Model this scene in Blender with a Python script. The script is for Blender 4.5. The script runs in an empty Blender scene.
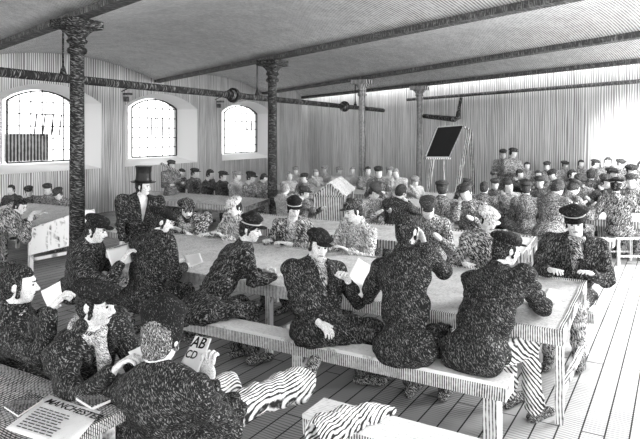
import bpy, bmesh, math, random
import numpy as np
from mathutils import Vector, Matrix
random.seed(7)
S = bpy.context.scene
COL = S.collection
E = 2.1          # eye height
F = 600.0        # focal length in pixels of the 640 px frame
# ------------------------------------------------------------------ camera, world, light, exposure
cam = bpy.data.cameras.new('camera'); camo = bpy.data.objects.new('camera', cam); COL.objects.link(camo)
camo.location = (0, 0, E); camo.rotation_euler = (math.radians(90), 0, 0)
cam.sensor_width = 36; cam.sensor_fit = 'HORIZONTAL'; cam.lens = 36 * F / 640
cam.shift_y = -(219.5 - 135) / 640; cam.clip_end = 200
S.camera = camo
w = bpy.data.worlds.new('world'); S.world = w; w.use_nodes = True
w.node_tree.nodes['Background'].inputs[0].default_value = (1, 1, 1, 1)
w.node_tree.nodes['Background'].inputs[1].default_value = 2.15
def area(name, loc, tgt, sx, sy, power):
    l = bpy.data.lights.new(name, 'AREA'); l.shape = 'RECTANGLE'; l.size = sx; l.size_y = sy; l.energy = power
    o = bpy.data.objects.new(name, l); COL.objects.link(o); o.location = loc
    o.rotation_euler = (Vector(tgt) - Vector(loc)).to_track_quat('-Z', 'Y').to_euler(); return o
area('window_light_right', (8.3, 6.6, 3.1), (-.5, 4.2, .3), 3.2, 1.5, 380)  # added area lamp inside the room for light from the right, no window there
area('window_light_far', (8.2, 9.0, 3.1), (1, 12, .8), 4, 1.6, 150)  # second added area lamp, brightens the far rows, no window there
sp = bpy.data.lights.new('wall_daylight', 'SPOT'); sp.energy = 1400; sp.spot_size = math.radians(27); sp.spot_blend = .7; sp.shadow_soft_size = .3  # unseen spot added under the ceiling to make the bright back wall patch
spo = bpy.data.objects.new('wall_daylight', sp); COL.objects.link(spo); spo.location = (4.2, 9.8, 3.4)
spo.rotation_euler = (Vector((7.2, 13.7, 1.85)) - Vector(spo.location)).to_track_quat('-Z', 'Y').to_euler()
S.view_settings.view_transform = 'Standard'; S.view_settings.look = 'None'
S.view_settings.exposure = 1.15; S.view_settings.gamma = 1; S.view_settings.use_curve_mapping = False

# ------------------------------------------------------------------ coordinates
def W(px, py, d): return Vector(((px - 320) / F * d, d, E - (py - 135) * d / F))
U = Vector((-.857, .514, 0)); V = Vector((.514, .857, 0)); P0 = Vector((1.23, 3.96, 0))
def B(s, w_, z=0): return P0 + U * s + V * w_ + Vector((0, 0, z))
def s_at(px, w_):
    k = (px - 320) / F
    return (P0.x + V.x * w_ - k * (P0.y + V.y * w_)) / (-U.x + k * U.y)

# ------------------------------------------------------------------ ink materials
MATS = {}
def ink(name, cover=.5, freq=40, rot=(0, 0, 0), cross=0.0, warp=.6, wscale=3.0, var=.35, paper=.86, dark=.025,
        coord='Object', axis=0, rough=.8, stretch=None, soft=.32, fleck=0):
    if name in MATS: return MATS[name]
    m = bpy.data.materials.new(name); m.use_nodes = True; nt = m.node_tree; N = nt.nodes; L = nt.links
    bs = N['Principled BSDF']; bs.inputs['Roughness'].default_value = rough
    bs.inputs['Specular IOR Level'].default_value = .15
    if coord == 'World':
        src = N.new('ShaderNodeNewGeometry').outputs['Position']
    else:
        src = N.new('ShaderNodeTexCoord').outputs['Object']
    def math_(op, a, b=None, c=None):
        n = N.new('ShaderNodeMath'); n.operation = op
        for i, v in enumerate((a, b, c)):
            if v is None: continue
            if isinstance(v, (int, float)): n.inputs[i].default_value = v
            else: L.new(v, n.inputs[i])
        return n.outputs[0]
    nsrc = src
    if stretch:
        mps = N.new('ShaderNodeMapping'); mps.inputs['Scale'].default_value = stretch; L.new(src, mps.inputs['Vector']); nsrc = mps.outputs[0]
    def noise(scale, detail=2):
        n = N.new('ShaderNodeTexNoise'); n.inputs['Scale'].default_value = scale; n.inputs['Detail'].default_value = detail
        L.new(nsrc, n.inputs['Vector']); return n.outputs[0]
    nw = noise(wscale, 1); nv = noise(freq * .16, 3)
    nf = noise(freq * .75, 2)
    def stripes(r, fr, ph):
        mp = N.new('ShaderNodeMapping'); mp.vector_type = 'POINT'; mp.inputs['Rotation'].default_value = r
        L.new(src, mp.inputs['Vector']); sx = N.new('ShaderNodeSeparateXYZ'); L.new(mp.outputs[0], sx.inputs[0])
        t = math_('MULTIPLY_ADD', sx.outputs[axis], fr, math_('MULTIPLY', nw, warp * fr * .25))
        t = math_('ADD', t, ph)
        return math_('MULTIPLY_ADD', math_('SINE', math_('MULTIPLY', t, 6.2832)), .5, .5)
    def cov(st, c):
        thr = math_('ADD', math_('MULTIPLY_ADD', math_('SUBTRACT', nv, .5), var * 2.2, c), math_('MULTIPLY', math_('SUBTRACT', nf, .5), .9))
        d = math_('SUBTRACT', st, thr)      # >0 paper
        r = N.new('ShaderNodeMapRange'); r.inputs['From Min'].default_value = -soft; r.inputs['From Max'].default_value = soft
        L.new(d, r.inputs['Value']); return r.outputs[0]
    def strokes(r, fr, c):
        mp = N.new('ShaderNodeMapping'); mp.inputs['Rotation'].default_value = r; L.new(src, mp.inputs['Vector'])
        m2 = N.new('ShaderNodeMapping'); m2.inputs['Scale'].default_value = (1, .15, .15); L.new(mp.outputs[0], m2.inputs['Vector'])
        n = N.new('ShaderNodeTexNoise'); n.inputs['Scale'].default_value = fr; n.inputs['Detail'].default_value = 1.5; L.new(m2.outputs[0], n.inputs['Vector'])
        thr = math_('ADD', math_('MULTIPLY', math_('SUBTRACT', nv, .5), var * .34), .5 + (c - .5) * .34)
        r_ = N.new('ShaderNodeMapRange'); r_.inputs['From Min'].default_value = -.07; r_.inputs['From Max'].default_value = .12
        L.new(math_('SUBTRACT', n.outputs[0], thr), r_.inputs['Value']); return r_.outputs[0]
    if fleck:
        a = math_('MAXIMUM', strokes(rot, freq * fleck, cover), strokes((rot[0] + 1.2, rot[1] + .4, rot[2] + .7), freq * fleck, cover + .26))
        cross = 0
    else: a = cov(stripes(rot, freq, 0), cover)
    if cross > 0:
        r2 = (rot[0] + .5, rot[1] + .9, rot[2] + 1.1)
        a = math_('MULTIPLY', a, cov(stripes(r2, freq * .9, .3), cross))
    mx = N.new('ShaderNodeMix'); mx.data_type = 'RGBA'; L.new(a, mx.inputs[0])
    mx.inputs[6].default_value = (dark, dark, dark, 1); mx.inputs[7].default_value = (paper, paper, paper, 1)
    L.new(mx.outputs[2], bs.inputs['Base Color']); MATS[name] = m; return m
def plain(name, c, rough=.7, emit=0):
    if name in MATS: return MATS[name]
    m = bpy.data.materials.new(name); m.use_nodes = True; b = m.node_tree.nodes['Principled BSDF']
    b.inputs['Base Color'].default_value = (c, c, c, 1); b.inputs['Roughness'].default_value = rough
    b.inputs['Specular IOR Level'].default_value = .2; MATS[name] = m; return m

# ------------------------------------------------------------------ object helpers
def link(name, me, mats, parent=None, loc=None, smooth=False):
    o = bpy.data.objects.new(name, me); COL.objects.link(o)
    if parent is not None: o.parent = parent
    if loc is not None: o.location = loc
    for m in (mats if isinstance(mats, (list, tuple)) else [mats]): me.materials.append(m)
    if smooth:
        me.polygons.foreach_set('use_smooth', [True] * len(me.polygons))
    return o
def empty(name, loc=(0, 0, 0), rz=0):
    o = bpy.data.objects.new(name, None); COL.objects.link(o); o.location = loc; o.rotation_euler = (0, 0, rz)
    o.empty_display_size = .1; return o
def tag(o, label, cat, group=None):
    o['label'] = label; o['category'] = cat
    if group: o['group'] = group
    return o
def struct(o): o['kind'] = 'structure'; return o
def mesh_from(name, verts, faces):
    me = bpy.data.meshes.new(name); me.from_pydata([tuple(v) for v in verts], [], faces); me.update(); return me
class MB:
    """collects closed shapes into one mesh"""
    def __init__(s): s.v = []; s.f = []
    def add(s, vs, fs):
        n = len(s.v); s.v += [Vector(v) for v in vs]; s.f += [[i + n for i in f] for f in fs]; return s
    def hexa(s, b, t):       # bottom quad, top quad (ccw seen from above)
        return s.add(list(b) + list(t), [[3, 2, 1, 0], [4, 5, 6, 7], [0, 1, 5, 4], [1, 2, 6, 5], [2, 3, 7, 6], [3, 0, 4, 7]])
    def box(s, c, ax, ay, az):   # centre and half vectors
        c, ax, ay, az = map(Vector, (c, ax, ay, az))
        q = [c - ax - ay, c + ax - ay, c + ax + ay, c - ax + ay]
        return s.hexa([p - az for p in q], [p + az for p in q])
    def bar(s, a, b, wx, wz, up=(0, 0, 1)):
        a, b = Vector(a), Vector(b); d = b - a; n = d.normalized(); side = n.cross(Vector(up))
        if side.length < 1e-3: side = n.cross(Vector((1, 0, 0)))
        side.normalize(); u2 = side.cross(n).normalized()
        return s.box((a + b) / 2, side * wx / 2, d / 2, u2 * wz / 2) if False else s.box((a + b) / 2, d / 2, side * (-wx / 2), u2 * wz / 2)
    def tube(s, pts, rad, n=12, cap=True):
        pts = [Vector(p) for p in pts]; rings = []
        rad = rad if isinstance(rad, (list, tuple)) else [rad] * len(pts)
        t0 = (pts[1] - pts[0]).normalized(); x = t0.orthogonal().normalized()
        for i, p in enumerate(pts):
            t = (pts[min(i + 1, len(pts) - 1)] - pts[max(i - 1, 0)]).normalized()
            x = (x - t * x.dot(t)).normalized(); y = t.cross(x)
            rings.append([p + (x * math.cos(2 * math.pi * k / n) + y * math.sin(2 * math.pi * k / n)) * rad[i] for k in range(n)])
        vs = [v for r in rings for v in r]; fs = []
        for i in range(len(pts) - 1):
            for k in range(n):
                a, b = i * n + k, i * n + (k + 1) % n; fs.append([a, b, b + n, a + n])
        if cap: fs.append(list(range(n))[::-1]); fs.append([len(vs) - n + k for k in range(n)])
        return s.add(vs, fs)
    def lathe(s, prof, c=(0, 0, 0), n=24, M=None):
        vs = []; fs = []
        for r, z in prof:
            for k in range(n):
                a = 2 * math.pi * k / n; p = Vector((r * math.cos(a), r * math.sin(a), z))
                vs.append((M @ p if M else p) + Vector(c))
        for i in range(len(prof) - 1):
            for k in range(n):
                a, b = i * n + k, i * n + (k + 1) % n; fs.append([a, b, b + n, a + n])
        fs.append(list(range(n))[::-1]); fs.append([len(vs) - n + k for k in range(n)])
        return s.add(vs, fs)
    def build(s, name, mat, parent=None, bevel=0, smooth=False, loc=None):
        off = Vector(loc) if loc is not None else Vector((0, 0, 0))
        me = mesh_from(name, [v - off for v in s.v], s.f)
        o = link(name, me, mat, parent, loc, smooth)
        if bevel:
            b = o.modifiers.new('bevel', 'BEVEL'); b.width = bevel; b.segments = 2; b.limit_method = 'ANGLE'
        return o

# ------------------------------------------------------------------ setting materials
v_ang = math.atan2(V.y, V.x)
M_ceil = ink('ceiling_hatch', .32, 19, (0, 0, .95), 0, .8, .35, .34, paper=.90, dark=.30, coord='World')
M_wallL = ink('window_wall_hatch', .42, 17, (0, 0, .48), 0, .45, 5.0, .5, paper=.86, dark=.24, coord='World', axis=1, stretch=(1, 1, .10))
M_wallB = ink('back_wall_hatch', .38, 18, (0, 0, .52), 0, .45, 5.0, .55, paper=.88, dark=.30, coord='World', stretch=(1, 1, .10))
M_reveal = plain('white_reveal', .88)
M_beam = ink('beam_iron', .74, 26, (0, 0, .95), 0, .2, 1, .3, paper=.34, dark=.08, coord='World', fleck=2.6)
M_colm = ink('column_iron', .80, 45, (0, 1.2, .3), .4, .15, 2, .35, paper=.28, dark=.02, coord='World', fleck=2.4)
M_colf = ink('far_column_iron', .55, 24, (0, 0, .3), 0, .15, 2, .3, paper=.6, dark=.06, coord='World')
M_shaft = ink('shaft_iron', .82, 32, (0, 0, -1.1), 0, .15, 2, .3, paper=.4, dark=.03, coord='World', fleck=1.5)
M_bar = plain('window_bar', .05)
M_black = plain('ink_black', .02)

def floor_mat():
    m = bpy.data.materials.new('floor_boards'); m.use_nodes = True; nt = m.node_tree; N = nt.nodes; L = nt.links; b = N['Principled BSDF']
    b.inputs['Roughness'].default_value = .75; b.inputs['Specular IOR Level'].default_value = .15
    g = N.new('ShaderNodeNewGeometry'); mp = N.new('ShaderNodeMapping'); mp.vector_type = 'POINT'; mp.inputs['Rotation'].default_value = (0, 0, -v_ang)
    L.new(g.outputs['Position'], mp.inputs[0])
    br = N.new('ShaderNodeTexBrick'); L.new(mp.outputs[0], br.inputs['Vector'])
    br.inputs['Scale'].default_value = 1; br.inputs['Brick Width'].default_value = 2.3; br.inputs['Row Height'].default_value = .15
    br.inputs['Mortar Size'].default_value = .006; br.inputs['Mortar Smooth'].default_value = .1; br.offset_frequency = 2; br.offset = .37
    br.inputs['Color1'].default_value = (.82,) * 3 + (1,); br.inputs['Color2'].default_value = (.66,) * 3 + (1,); br.inputs['Mortar'].default_value = (.05,) * 3 + (1,)
    # fine grain hatch across the boards
    sx = N.new('ShaderNodeSeparateXYZ'); L.new(mp.outputs[0], sx.inputs[0])
    n1 = N.new('ShaderNodeTexNoise'); n1.inputs['Scale'].default_value = 1.1; n1.inputs['Detail'].default_value = 3; L.new(g.outputs['Position'], n1.inputs['Vector'])
    mm = N.new('ShaderNodeMath'); mm.operation = 'MULTIPLY_ADD'; mm.inputs[1].default_value = 190; L.new(sx.outputs[0], mm.inputs[0]); 
    m3 = N.new('ShaderNodeMath'); m3.operation = 'MULTIPLY'; m3.inputs[1].default_value = 30; L.new(n1.outputs[0], m3.inputs[0]); L.new(m3.outputs[0], mm.inputs[2])
    sn = N.new('ShaderNodeMath'); sn.operation = 'SINE'; L.new(mm.outputs[0], sn.inputs[0])
    ad = N.new('ShaderNodeMath'); ad.operation = 'MULTIPLY_ADD'; ad.inputs[1].default_value = 4.2; ad.inputs[2].default_value = -2.6; L.new(n1.outputs[0], ad.inputs[0])
    a2 = N.new('ShaderNodeMath'); a2.operation = 'ADD'; L.new(sn.outputs[0], a2.inputs[0]); L.new(ad.outputs[0], a2.inputs[1])
    r = N.new('ShaderNodeMapRange'); r.inputs['From Min'].default_value = .0; r.inputs['From Max'].default_value = .5; r.inputs['To Min'].default_value = 1; r.inputs['To Max'].default_value = .45
    L.new(a2.outputs[0], r.inputs['Value'])
    mx = N.new('ShaderNodeMix'); mx.data_type = 'RGBA'; mx.blend_type = 'MULTIPLY'; mx.inputs[0].default_value = 1
    # shade around the benches put into the board colour, ragged edge toward the aisle
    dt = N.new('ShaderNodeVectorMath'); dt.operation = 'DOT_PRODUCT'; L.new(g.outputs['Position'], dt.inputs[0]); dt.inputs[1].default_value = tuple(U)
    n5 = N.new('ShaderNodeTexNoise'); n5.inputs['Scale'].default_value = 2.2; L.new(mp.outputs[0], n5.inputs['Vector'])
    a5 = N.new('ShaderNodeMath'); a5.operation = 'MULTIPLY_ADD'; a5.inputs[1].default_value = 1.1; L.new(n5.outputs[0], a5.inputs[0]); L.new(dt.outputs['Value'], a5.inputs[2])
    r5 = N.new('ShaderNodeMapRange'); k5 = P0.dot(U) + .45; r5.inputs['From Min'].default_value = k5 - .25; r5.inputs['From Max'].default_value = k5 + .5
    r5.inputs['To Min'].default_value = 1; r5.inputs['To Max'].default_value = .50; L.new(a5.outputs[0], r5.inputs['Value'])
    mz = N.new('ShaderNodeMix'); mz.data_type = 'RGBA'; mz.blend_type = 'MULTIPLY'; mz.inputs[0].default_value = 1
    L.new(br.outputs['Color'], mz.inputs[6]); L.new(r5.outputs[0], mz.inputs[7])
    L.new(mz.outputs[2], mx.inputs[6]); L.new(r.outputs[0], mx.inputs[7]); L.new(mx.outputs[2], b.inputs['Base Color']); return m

# ------------------------------------------------------------------ floor, walls
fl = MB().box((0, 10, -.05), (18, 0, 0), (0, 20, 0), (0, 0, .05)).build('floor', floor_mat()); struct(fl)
DW = Vector((.517, 1, 0))            # along the window wall per metre of depth
def WL(a, z, X0): return Vector((X0 + .517 * a, a, z))
XI, XO = -14.3, -14.85
wins = [(14.2, 15.9), (17.76, 19.5), (21.8, 23.7)]
ZB, ZS, ZC = 1.42, 2.93, 3.23
def win_geo():
    v = []; f = []
    def q(*ps): n = len(v); v.extend(ps); f.append(list(range(n, n + len(ps))))
    TOP = 4.6
    def outl(a0, a1, zb, zs, zc, X, n=10):
        o = [WL(a0, zb, X), WL(a0, zs, X)]
        for i in range(1, n): 
            t = i / n; o.append(WL(a0 + (a1 - a0) * t, zs + (zc - zs) * math.sin(math.pi * t) ** .8, X))
        return o + [WL(a1, zs, X), WL(a1, zb, X)]
    for X, sgn in ((XI, 1), (XO, -1)):
        prev = -4.0
        for (g0, g1) in wins:
            if X == XI: a0, a1, zb, zs, zc = g0 - .78, g1 + .32, ZB - .22, ZS + .02, ZC + .14
            else: a0, a1, zb, zs, zc = g0, g1, ZB, ZS, ZC
            q(WL(prev, 0, X), WL(a0, 0, X), WL(a0, TOP, X), WL(prev, TOP, X))
            q(WL(a0, 0, X), WL(a1, 0, X), WL(a1, zb, X), WL(a0, zb, X))
            o = outl(a0, a1, zb, zs, zc, X)[1:-1]
            for i in range(len(o) - 1):
                p, r = o[i], o[i + 1]; q(p, r, Vector((r.x, r.y, TOP)), Vector((p.x, p.y, TOP)))
            prev = a1
        q(WL(prev, 0, X), WL(27.4, 0, X), WL(27.4, TOP, X), WL(prev, TOP, X))
    q(WL(-4, 0, XI), WL(-4, TOP, XI), WL(-4, TOP, XO), WL(-4, 0, XO))
    rv = []; rf = []
    for (g0, g1) in wins:
        oi = outl(g0 - .78, g1 + .32, ZB - .22, ZS + .02, ZC + .14, XI); oo = outl(g0, g1, ZB, ZS, ZC, XO)
        n = len(oi); b = len(rv); rv += oi + oo
        for i in range(n): rf.append([b + i, b + (i + 1) % n, b + n + (i + 1) % n, b + n + i])
    return v, f, rv, rf, outl
wv, wf, rv, rf, outl = win_geo()
struct(link('wall_left', mesh_from('wall_left', wv, wf), M_wallL))
struct(link('trim_1', mesh_from('window_reveals', rv, rf), M_reveal))
# glass
mg = bpy.data.materials.new('window_glass'); mg.use_nodes = True; nt = mg.node_tree; nt.nodes.remove(nt.nodes['Principled BSDF'])
tr = nt.nodes.new('ShaderNodeBsdfTransparent'); gl = nt.nodes.new('ShaderNodeBsdfGlossy'); mx = nt.nodes.new('ShaderNodeMixShader'); mx.inputs[0].default_value = .05
gl.inputs['Roughness'].default_value = .05
nt.links.new(tr.outputs[0], mx.inputs[1]); nt.links.new(gl.outputs[0], mx.inputs[2]); nt.links.new(mx.outputs[0], nt.nodes['Material Output'].inputs[0])
NW = Vector((1, -.517, 0)).normalized()   # into the room
for i, (a0, a1) in enumerate(wins):
    r = struct(empty('window_%d' % (i + 1), WL((a0 + a1) / 2, ZB, XO + .1)))
    off = r.location
    fr = MB(); XG = XO + .10
    pts = outl(a0, a1, ZB + .02, ZS, ZC - .03, XG)
    for k in range(len(pts)):
        fr.bar(pts[k], pts[(k + 1) % len(pts)], .035, .04, up=NW)
    for k in range(1, 6):
        t = k / 6; a = a0 + (a1 - a0) * t; zt = ZS + (ZC - ZS) * math.sin(math.pi * t) ** .8
        fr.bar(WL(a, ZB, XG), WL(a, zt, XG), .024, .02, up=NW)
    for k in range(1, 6):
        z = ZB + k * .3; fr.bar(WL(a0, z, XG), WL(a1, z, XG), .024, .02, up=NW)
    me = mesh_from('window_frame', [p - off for p in fr.v], fr.f); link('window_frame', me, M_bar, r)
    gp = outl(a0, a1, ZB, ZS, ZC, XO + .06); me = mesh_from('pane', [p - off for p in gp], [list(range(len(gp)))]); link('pane', me, mg, r)
    # tilted ventilator sash
    vs = MB(); am = a0 + (a1 - a0) * .42; ae = a0 + (a1 - a0) * .80; zt = ZB + 1.2; zb = ZB + .66
    for k in range(4):
        a = am + (ae - am) * k / 3
        vs.bar(WL(a, zt, XG) , WL(a - .22, zb, XG) + NW * .22, .025, .025, up=NW)
    vs.bar(WL(am, zt, XG), WL(ae, zt, XG), .03, .03, up=NW); 
    me = mesh_from('open_sash', [p - off for p in vs.v], vs.f); link('open_sash', me, M_bar, r)
# dark board leaning in first window
M_board = ink('window_board', .62, 11, (0, 0, .48), 0, .1, 1, .3, paper=.6, dark=.05, coord='World', axis=1)
c0 = WL(13.95, 0, XI - .1)
bd = MB().box(WL(14.5, 1.80, XI - .28), DW * .52, NW * .02, Vector((0, 0, .33))).build('window_board', M_board)
tag(bd, 'dark boarded panel standing on the sill of the leftmost arched window', 'board')

# back wall
def BWp(y, z, off=0): return Vector((15.34 - .595 * y + off, y, z))
NB = Vector((-1, -.595, 0)).normalized()
bw = MB().hexa([BWp(27.2, 0), BWp(2.0, 0), BWp(2.0, 0, .4), BWp(27.2, 0, .4)], [BWp(27.2, 4.6), BWp(2.0, 4.6), BWp(2.0, 4.6, .4), BWp(27.2, 4.6, .4)])
struct(bw.build('wall_back', M_wallB))

# beams and vaulted ceiling : (left point, right point)
def bl(x0, y0, k, ya, yb): return (Vector((x0 - k * (ya - y0), ya, 0)), Vector((x0 - k * (yb - y0), yb, 0)))
beams = [bl(-9.3, 2.2, .932, 6.4, -6), bl(-5.8, 4.0, .932, 9.0, -5), bl(-3.32, 8.2, .932, 13.1, -3), bl(-1.0, 12.6, .71, 18.4, 0),
         bl(1.2, 17.1, .54, 23.7, 2), bl(3.24, 19.45, .595, 27.2, 3)]
ZT = 3.67
for i, (a, b) in enumerate(beams[1:]):
    o = MB().bar(a + Vector((0, 0, ZT + .08)), b + Vector((0, 0, ZT + .07)), .20, .14).build('ceiling_beam', M_beam); struct(o)
def vault(i, s, t, s2=None):
    a = beams[i][0].lerp(beams[i][1], s); b = beams[i + 1][0].lerp(beams[i + 1][1], s if s2 is None else s2)
    p = a.lerp(b, t); p.z = ZT + .14 + .42 * math.sin(math.pi * t) ** .85; return p
for i in range(len(beams) - 1):
    ns, nt_ = 14, 16; vs = [vault(i, -.04 + 1.04 * a / ns, b / nt_) for a in range(ns + 1) for b in range(nt_ + 1)]
    fs = [[a * (nt_ + 1) + b, (a + 1) * (nt_ + 1) + b, (a + 1) * (nt_ + 1) + b + 1, a * (nt_ + 1) + b + 1] for a in range(ns) for b in range(nt_)]
    o = link('ceiling', mesh_from('ceiling', vs, fs), M_ceil, smooth=True); struct(o)
    sm = o.modifiers.new('thick', 'SOLIDIFY'); sm.thickness = .08; sm.offset = 1 if False else -1
# arch rib springing from the second column
def spar(i, y): return (y - beams[i][0].y) / (beams[i][1].y - beams[i][0].y)
rb = MB().tube([vault(2, spar(2, 7.3), k / 14, spar(3, 12.5)) - Vector((0, 0, .01)) for k in range(15)], .022, 6)
struct(rb.build('trim_2', M_beam))

# columns
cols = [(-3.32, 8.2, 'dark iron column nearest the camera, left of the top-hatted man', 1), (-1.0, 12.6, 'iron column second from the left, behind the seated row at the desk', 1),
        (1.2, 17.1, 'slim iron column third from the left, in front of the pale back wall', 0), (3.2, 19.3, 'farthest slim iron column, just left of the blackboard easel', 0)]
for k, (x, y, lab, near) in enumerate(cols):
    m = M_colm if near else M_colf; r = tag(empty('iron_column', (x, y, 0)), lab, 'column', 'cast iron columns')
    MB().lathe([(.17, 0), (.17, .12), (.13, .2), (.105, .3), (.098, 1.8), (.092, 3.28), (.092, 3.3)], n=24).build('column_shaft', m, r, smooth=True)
    cp = MB().lathe([(.095, 3.20), (.125, 3.22), (.135, 3.25), (.125, 3.28), (.10, 3.30), (.10, 3.34), (.13, 3.36), (.14, 3.385), (.115, 3.41), (.12, 3.44), (.17, 3.50), (.20, 3.52), (.20, 3.545)], n=24)
    cpo = cp.build('capital', m, r, smooth=False)
    MB().box((0, 0, 3.605), U * .25, V * .25, (0, 0, .06)).build('abacus', m, cpo, bevel=.015)

# overhead line shaft with couplings and hangers
def SH(y, z=3.0): return Vector((-9.0 + .517 * y, y, z))
sh = tag(empty('line_shaft', SH(9, 3.0)), 'long dark overhead drive shaft hung on rods below the vaulted ceiling', 'shaft')
def sub(mb, name, mat, par, **k):
    o = par.location; me_v = [p - o for p in mb.v]; mb.v = me_v; return mb.build(name, mat, par, **k)
sub(MB().tube([SH(6), SH(14), SH(26.2)], .072, 12), 'shaft', M_shaft, sh, smooth=True)
for y in (13.6, 18.9, 24.0):
    d = DW.normalized(); c = SH(y)
    sub(MB().tube([c - d * .28, c - d * .14, c - d * .14, c - d * .03, c - d * .03, c + d * .03, c + d * .03, c + d * .14, c + d * .14, c + d * .28], [.085, .085, .12, .12, .17, .17, .12, .12, .085, .085], 14), 'coupling', M_shaft, sh)
for (px, d) in ((63, 9.5), (257, 14.4), (355, 19.0), (412, 21.5)):
    x, y = SH(8580 / 1 if False else 5400 / (630 - px)).xy
    p = MB().tube([(x, y, 3.02), (x, y, 3.85)], .018, 8); p.lathe([(.05, 2.98), (.055, 3.08), (.03, 3.16), (.02, 3.2)], c=(x, y, 0), n=10)
    sub(p, 'hanger_rod', M_colm, sh)
# corbels on the window wall
for k, a in enumerate((16.85, 20.65)):
    c = WL(a, 3.25, XI + .19); o = MB().box(c, DW * .06, NW * .12, (0, 0, .03)).box(c - Vector((0, 0, .14)) - NW * .05, DW * .04, NW * .06, (0, 0, .07))
    o = o.build('corbel', M_beam, bevel=.01); tag(o, ['small stone corbel on the wall between the left and middle windows', 'small stone corbel on the wall between the middle and right windows'][k], 'corbel', 'wall corbels')
    o2 = MB().tube([WL(a, 3.32, XI + .02), WL(a, 3.32, XI + .02) + NW * .5 + Vector((0, 0, .18))], .02, 8).build('corbel_arm', M_beam, o)
# pipes on the back wall
pp = MB().tube([BWp(20.6, 3.31) + NB * .1, BWp(9.5, 3.31) + NB * .1], .05, 10).build('wall_pipe', M_beam, smooth=True)
tag(pp, 'long straight pipe running along the top of the back wall', 'pipe')
q0, q1, q2 = W(424, 116, 19.2), W(457, 119.5, 17.6), W(461, 98, 17.9)
pp = MB().tube([q0, q0.lerp(q1, .5), q1 - (q1 - q0) * .08, q1 + Vector((.03, 0, .06)), q1.lerp(q2, .5), q2], [.07, .075, .085, .085, .05, .05], 10).build('elbow_pipe', M_shaft, smooth=True)
tag(pp, 'thick elbowed pipe beside the farthest column, above the blackboard', 'pipe')
#--FURN--
# ------------------------------------------------------------------ implicit surfaces for bodies and clothes
def cap_(a, b, ra, rb=None, k=.02, op='u'): return ('c', np.array(a, 'f4'), np.array(b, 'f4'), float(ra), float(ra if rb is None else rb), float(k), op)
def ell_(c, r, R=None, k=.02, op='u'): return ('e', np.array(c, 'f4'), np.array(r, 'f4'), np.eye(3, dtype='f4') if R is None else np.array(R, 'f4'), None, float(k), op)
def _bb(p):
    if p[0] == 'c':
        return np.minimum(p[1] - p[3], p[2] - p[4]), np.maximum(p[1] + p[3], p[2] + p[4])
    m = float(np.max(p[2])) if not np.allclose(p[3], np.eye(3)) else None
    r = p[2] if m is None else np.sqrt(((p[3] * p[2][None, :]) ** 2).sum(1))
    return p[1] - r, p[1] + r
def _ev(p, X, Y, Z):
    if p[0] == 'c':
        a, b = p[1], p[2]; ba = b - a; L2 = max(float(ba @ ba), 1e-9)
        x, y, z = X - a[0], Y - a[1], Z - a[2]
        h = np.clip((x * ba[0] + y * ba[1] + z * ba[2]) / L2, 0, 1)
        return np.sqrt((x - h * ba[0]) ** 2 + (y - h * ba[1]) ** 2 + (z - h * ba[2]) ** 2) - (p[3] + (p[4] - p[3]) * h)
    x, y, z = X - p[1][0], Y - p[1][1], Z - p[1][2]; R = p[3]; r = p[2]
    u = x * R[0, 0] + y * R[1, 0] + z * R[2, 0]; v = x * R[0, 1] + y * R[1, 1] + z * R[2, 1]; q = x * R[0, 2] + y * R[1, 2] + z * R[2, 2]
    k0 = np.sqrt((u / r[0]) ** 2 + (v / r[1]) ** 2 + (q / r[2]) ** 2); k1 = np.sqrt((u / r[0] ** 2) ** 2 + (v / r[1] ** 2) ** 2 + (q / r[2] ** 2) ** 2)
    return k0 * (k0 - 1) / np.maximum(k1, 1e-6)
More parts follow.
